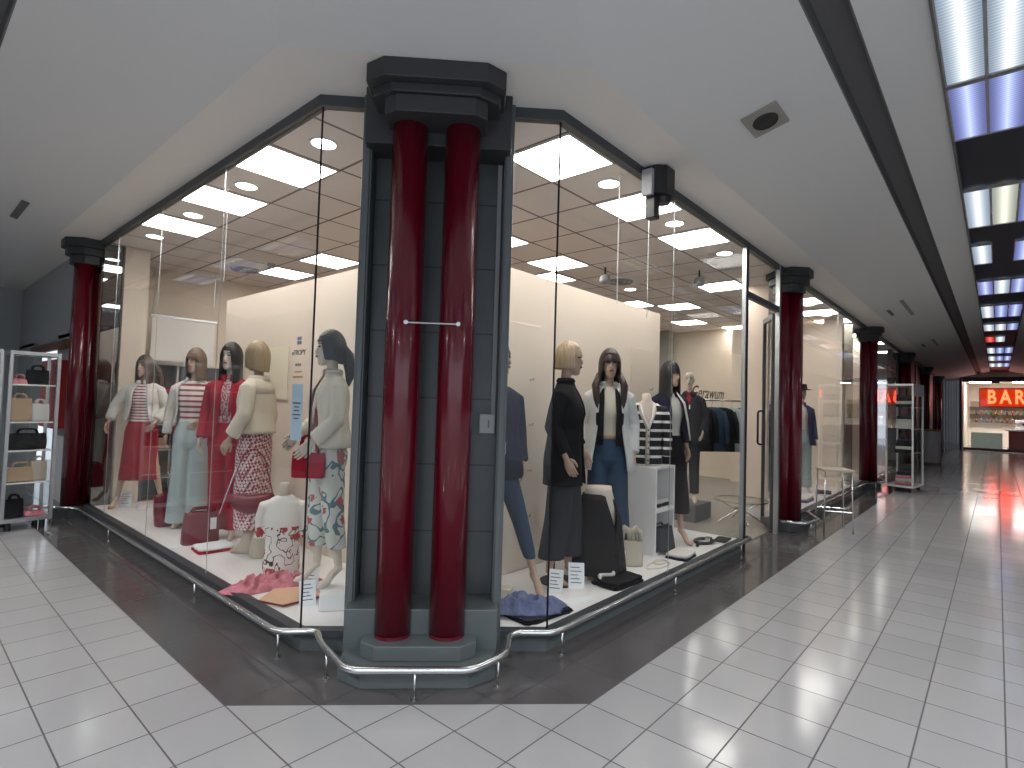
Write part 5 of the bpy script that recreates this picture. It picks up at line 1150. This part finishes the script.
# the bar at the end of the corridor
XB = 34.2
bm = B(); box(bm, XB, 40, -9, -.9, ZC-.02, ZC+.1); box(bm, XB, XB+.1, -9, .1, ZC-.05, 4.3); struct('ceiling_bar', bm, M['cream'])
bm = B(); box(bm, 39.9, 40, -9, -.9, 0, ZC); struct('wall_bar_back', bm, M['cream'])
bm = B(); box(bm, XB, 40, -1.0, -.9, 0, ZC); struct('wall_bar_left', bm, M['cream'])
bm = B(); box(bm, XB-.05, XB+.05, -9, -.98, .0, .12); struct('trim_61', bm, M['black'])
bm = B(); box(bm, XB-.05, XB+.05, -9, -.98, 3.38, ZC+.1); struct('trim_62', bm, M['black'])
bm = B(); box(bm, XB-.06, XB+.06, -2.02, -1.86, 3.0, 3.4) if False else box(bm, XB-.3, XB-.05, -2.35, -2.05, 3.30, ZC); tag(link('ceiling_box', bm, M['black']), 'small black box on the head of the bar front', 'wall box')
bm = B(); box(bm, XB-.01, XB+.01, -2.0, -1.02, .12, 3.38); struct('window_30', bm, M['glass'])
sg = thing('bar_sign', 'glowing orange-red BAR sign over the counter', 'sign', (35.0, -3.08, 2.20), -pi/2)
bm = B(); box(bm, -1.45, .45, 0, .12, 0, .85); link('sign_box', bm, emis('sign_red_ground', (1, .05, .01), .45), sg)
bm = B()
for a in ((-1.5, .5, -.02, .14, -.06, 0), (-1.5, .5, -.02, .14, .85, .91), (-1.5, -1.45, -.02, .14, 0, .85), (.45, .5, -.02, .14, 0, .85)): box(bm, *a)
link('sign_frame', bm, mat('sign_frame', (.35, .10, .06), .4), sg)
for ch, x_ in (('B', -1.02), ('A', -.50), ('R', .01)):
    text_obj('sign_letter', ch, .92, emis('neon_'+ch, (1, .035, .012), 9), (x_, -.03, .43), (pi/2, 0, 0), sg, ext=.02, sx=.66, off=.025)
for i, y in enumerate((-1.7, -3.4, -5.1)):
    o = thing('bar_ceiling_light', ('leftmost', 'middle', 'right-hand')[i]+' bright ceiling light inside the bar', 'ceiling light', (36.2, y, ZC-.03), 0, 'ceiling lights of the bar')
    bm = B(); box(bm, -.9, .9, -.55, .55, -.012, 0); link('diffuser', bm, M['panel'], o)
    bm = B()
    for s in (-1, 1): box(bm, -.93, .93, s*.565-.015, s*.565+.015, -.02, .01)
    link('frame', bm, M['grey'], o)
ct = thing('bar_counter', 'dark red bar counter under the BAR sign', 'counter', (36.4, -4.6, 0), 0)
bm = B(); box(bm, -.35, .35, -1.9, 1.9, .08, .98); link('counter_front', bm, mat('counter_red', (.08, .012, .012), .4), ct)
bm = B(); box(bm, -.42, .42, -1.95, 2.05, .98, 1.04); link('worktop', bm, M['silver'], ct)
bm = B(); box(bm, -.30, .35, -1.85, 1.95, 0, .08); link('toe_kick', bm, M['black'], ct)
gc = thing('glass_counter', 'pale green glass food display counter at the left of the bar', 'counter', (36.0, -1.85, 0), 0)
bm = B(); box(bm, -.35, .35, -.62, .6, 0, .85); link('counter_base', bm, mat('pale_green', (.30, .42, .38), .4), gc)
bm = B(); box(bm, -.33, .33, -.60, .58, .85, 1.5); link('glass_case', bm, M['glass'], gc)
bm = B(); box(bm, -.35, .35, -.62, .6, 1.5, 1.54); link('top_board', bm, M['silver'], gc)
cm_ = thing('coffee_machine', 'white coffee machine on the bar worktop', 'coffee machine', (36.4, -3.5, 1.04), 0)
bm = B(); box(bm, -.25, .25, -.55, .55, 0, .12); box(bm, -.20, .25, -.52, .52, .12, .34); box(bm, -.25, .25, -.55, .55, .34, .50); link('machine_body', bm, M['white'], cm_, bevel=.02)
for s in (-.25, .25):
    bm = B(); cyl(bm, -.23, s, .24, .34, .04, 12); tube(bm, [(-.25, s, .26), (-.38, s, .25)], .015, 8); link('group_head', bm, M['black'], cm_)
bs = thing('bottle_shelf', 'wall shelf of bottles behind the bar counter', 'shelf', (39.6, -3.2, 1.35), 0)
for z in (0, .42, .84): bm = B(); box(bm, -.18, .28, -2.1, 2.1, z, z+.03); link('shelf_board', bm, mat('dark_wood', (.06, .035, .025), .5), bs)
bm = B(); box(bm, .26, .29, -2.1, 2.1, 0, 1.2); link('back_board', bm, M['c_camel'], bs)
bc = [(.05, .12, .06), (.25, .10, .03), (.30, .28, .20), (.04, .05, .12), (.35, .06, .05), (.12, .20, .12)]
bmats = [mat('bottle_glass_%d' % i, c, .15) for i, c in enumerate(bc)]
bn_ = ['green', 'amber', 'pale', 'blue', 'red', 'light green']; pb = []
for i, mm in enumerate(bmats):
    o = thing('bottle', 'x', 'bottle', (0, 0, 0)); bm = B(); rings(bm, [((0, 0, 0), .04, .04), ((0, 0, .19), .04, .04), ((0, 0, .24), .016, .016), ((0, 0, .31), .014, .014)], 12); link('bottle_body', bm, mm, o, smooth=True)
    bm = B(); cyl(bm, 0, 0, .31, .33, .016, 10); link('cap', bm, M['black'], o); pb.append(o)
first = set()
for r_, z in enumerate((1.38, 1.80)):
    for c_ in range(18):
        i = (c_*5+r_*2) % 6; lb = '%s bottle on the %s board of the shelf behind the bar' % (bn_[i], ('lower', 'middle')[r_])
        loc = (39.6, -5.1+.22*c_, z); g = '%s bottles on the %s bar shelf' % (bn_[i], ('lower', 'middle')[r_])
        if i in first: dup(pb[i], loc, None, lb, g)
        else: pb[i].location = loc; pb[i]['label'] = lb; pb[i]['group'] = g; first.add(i)
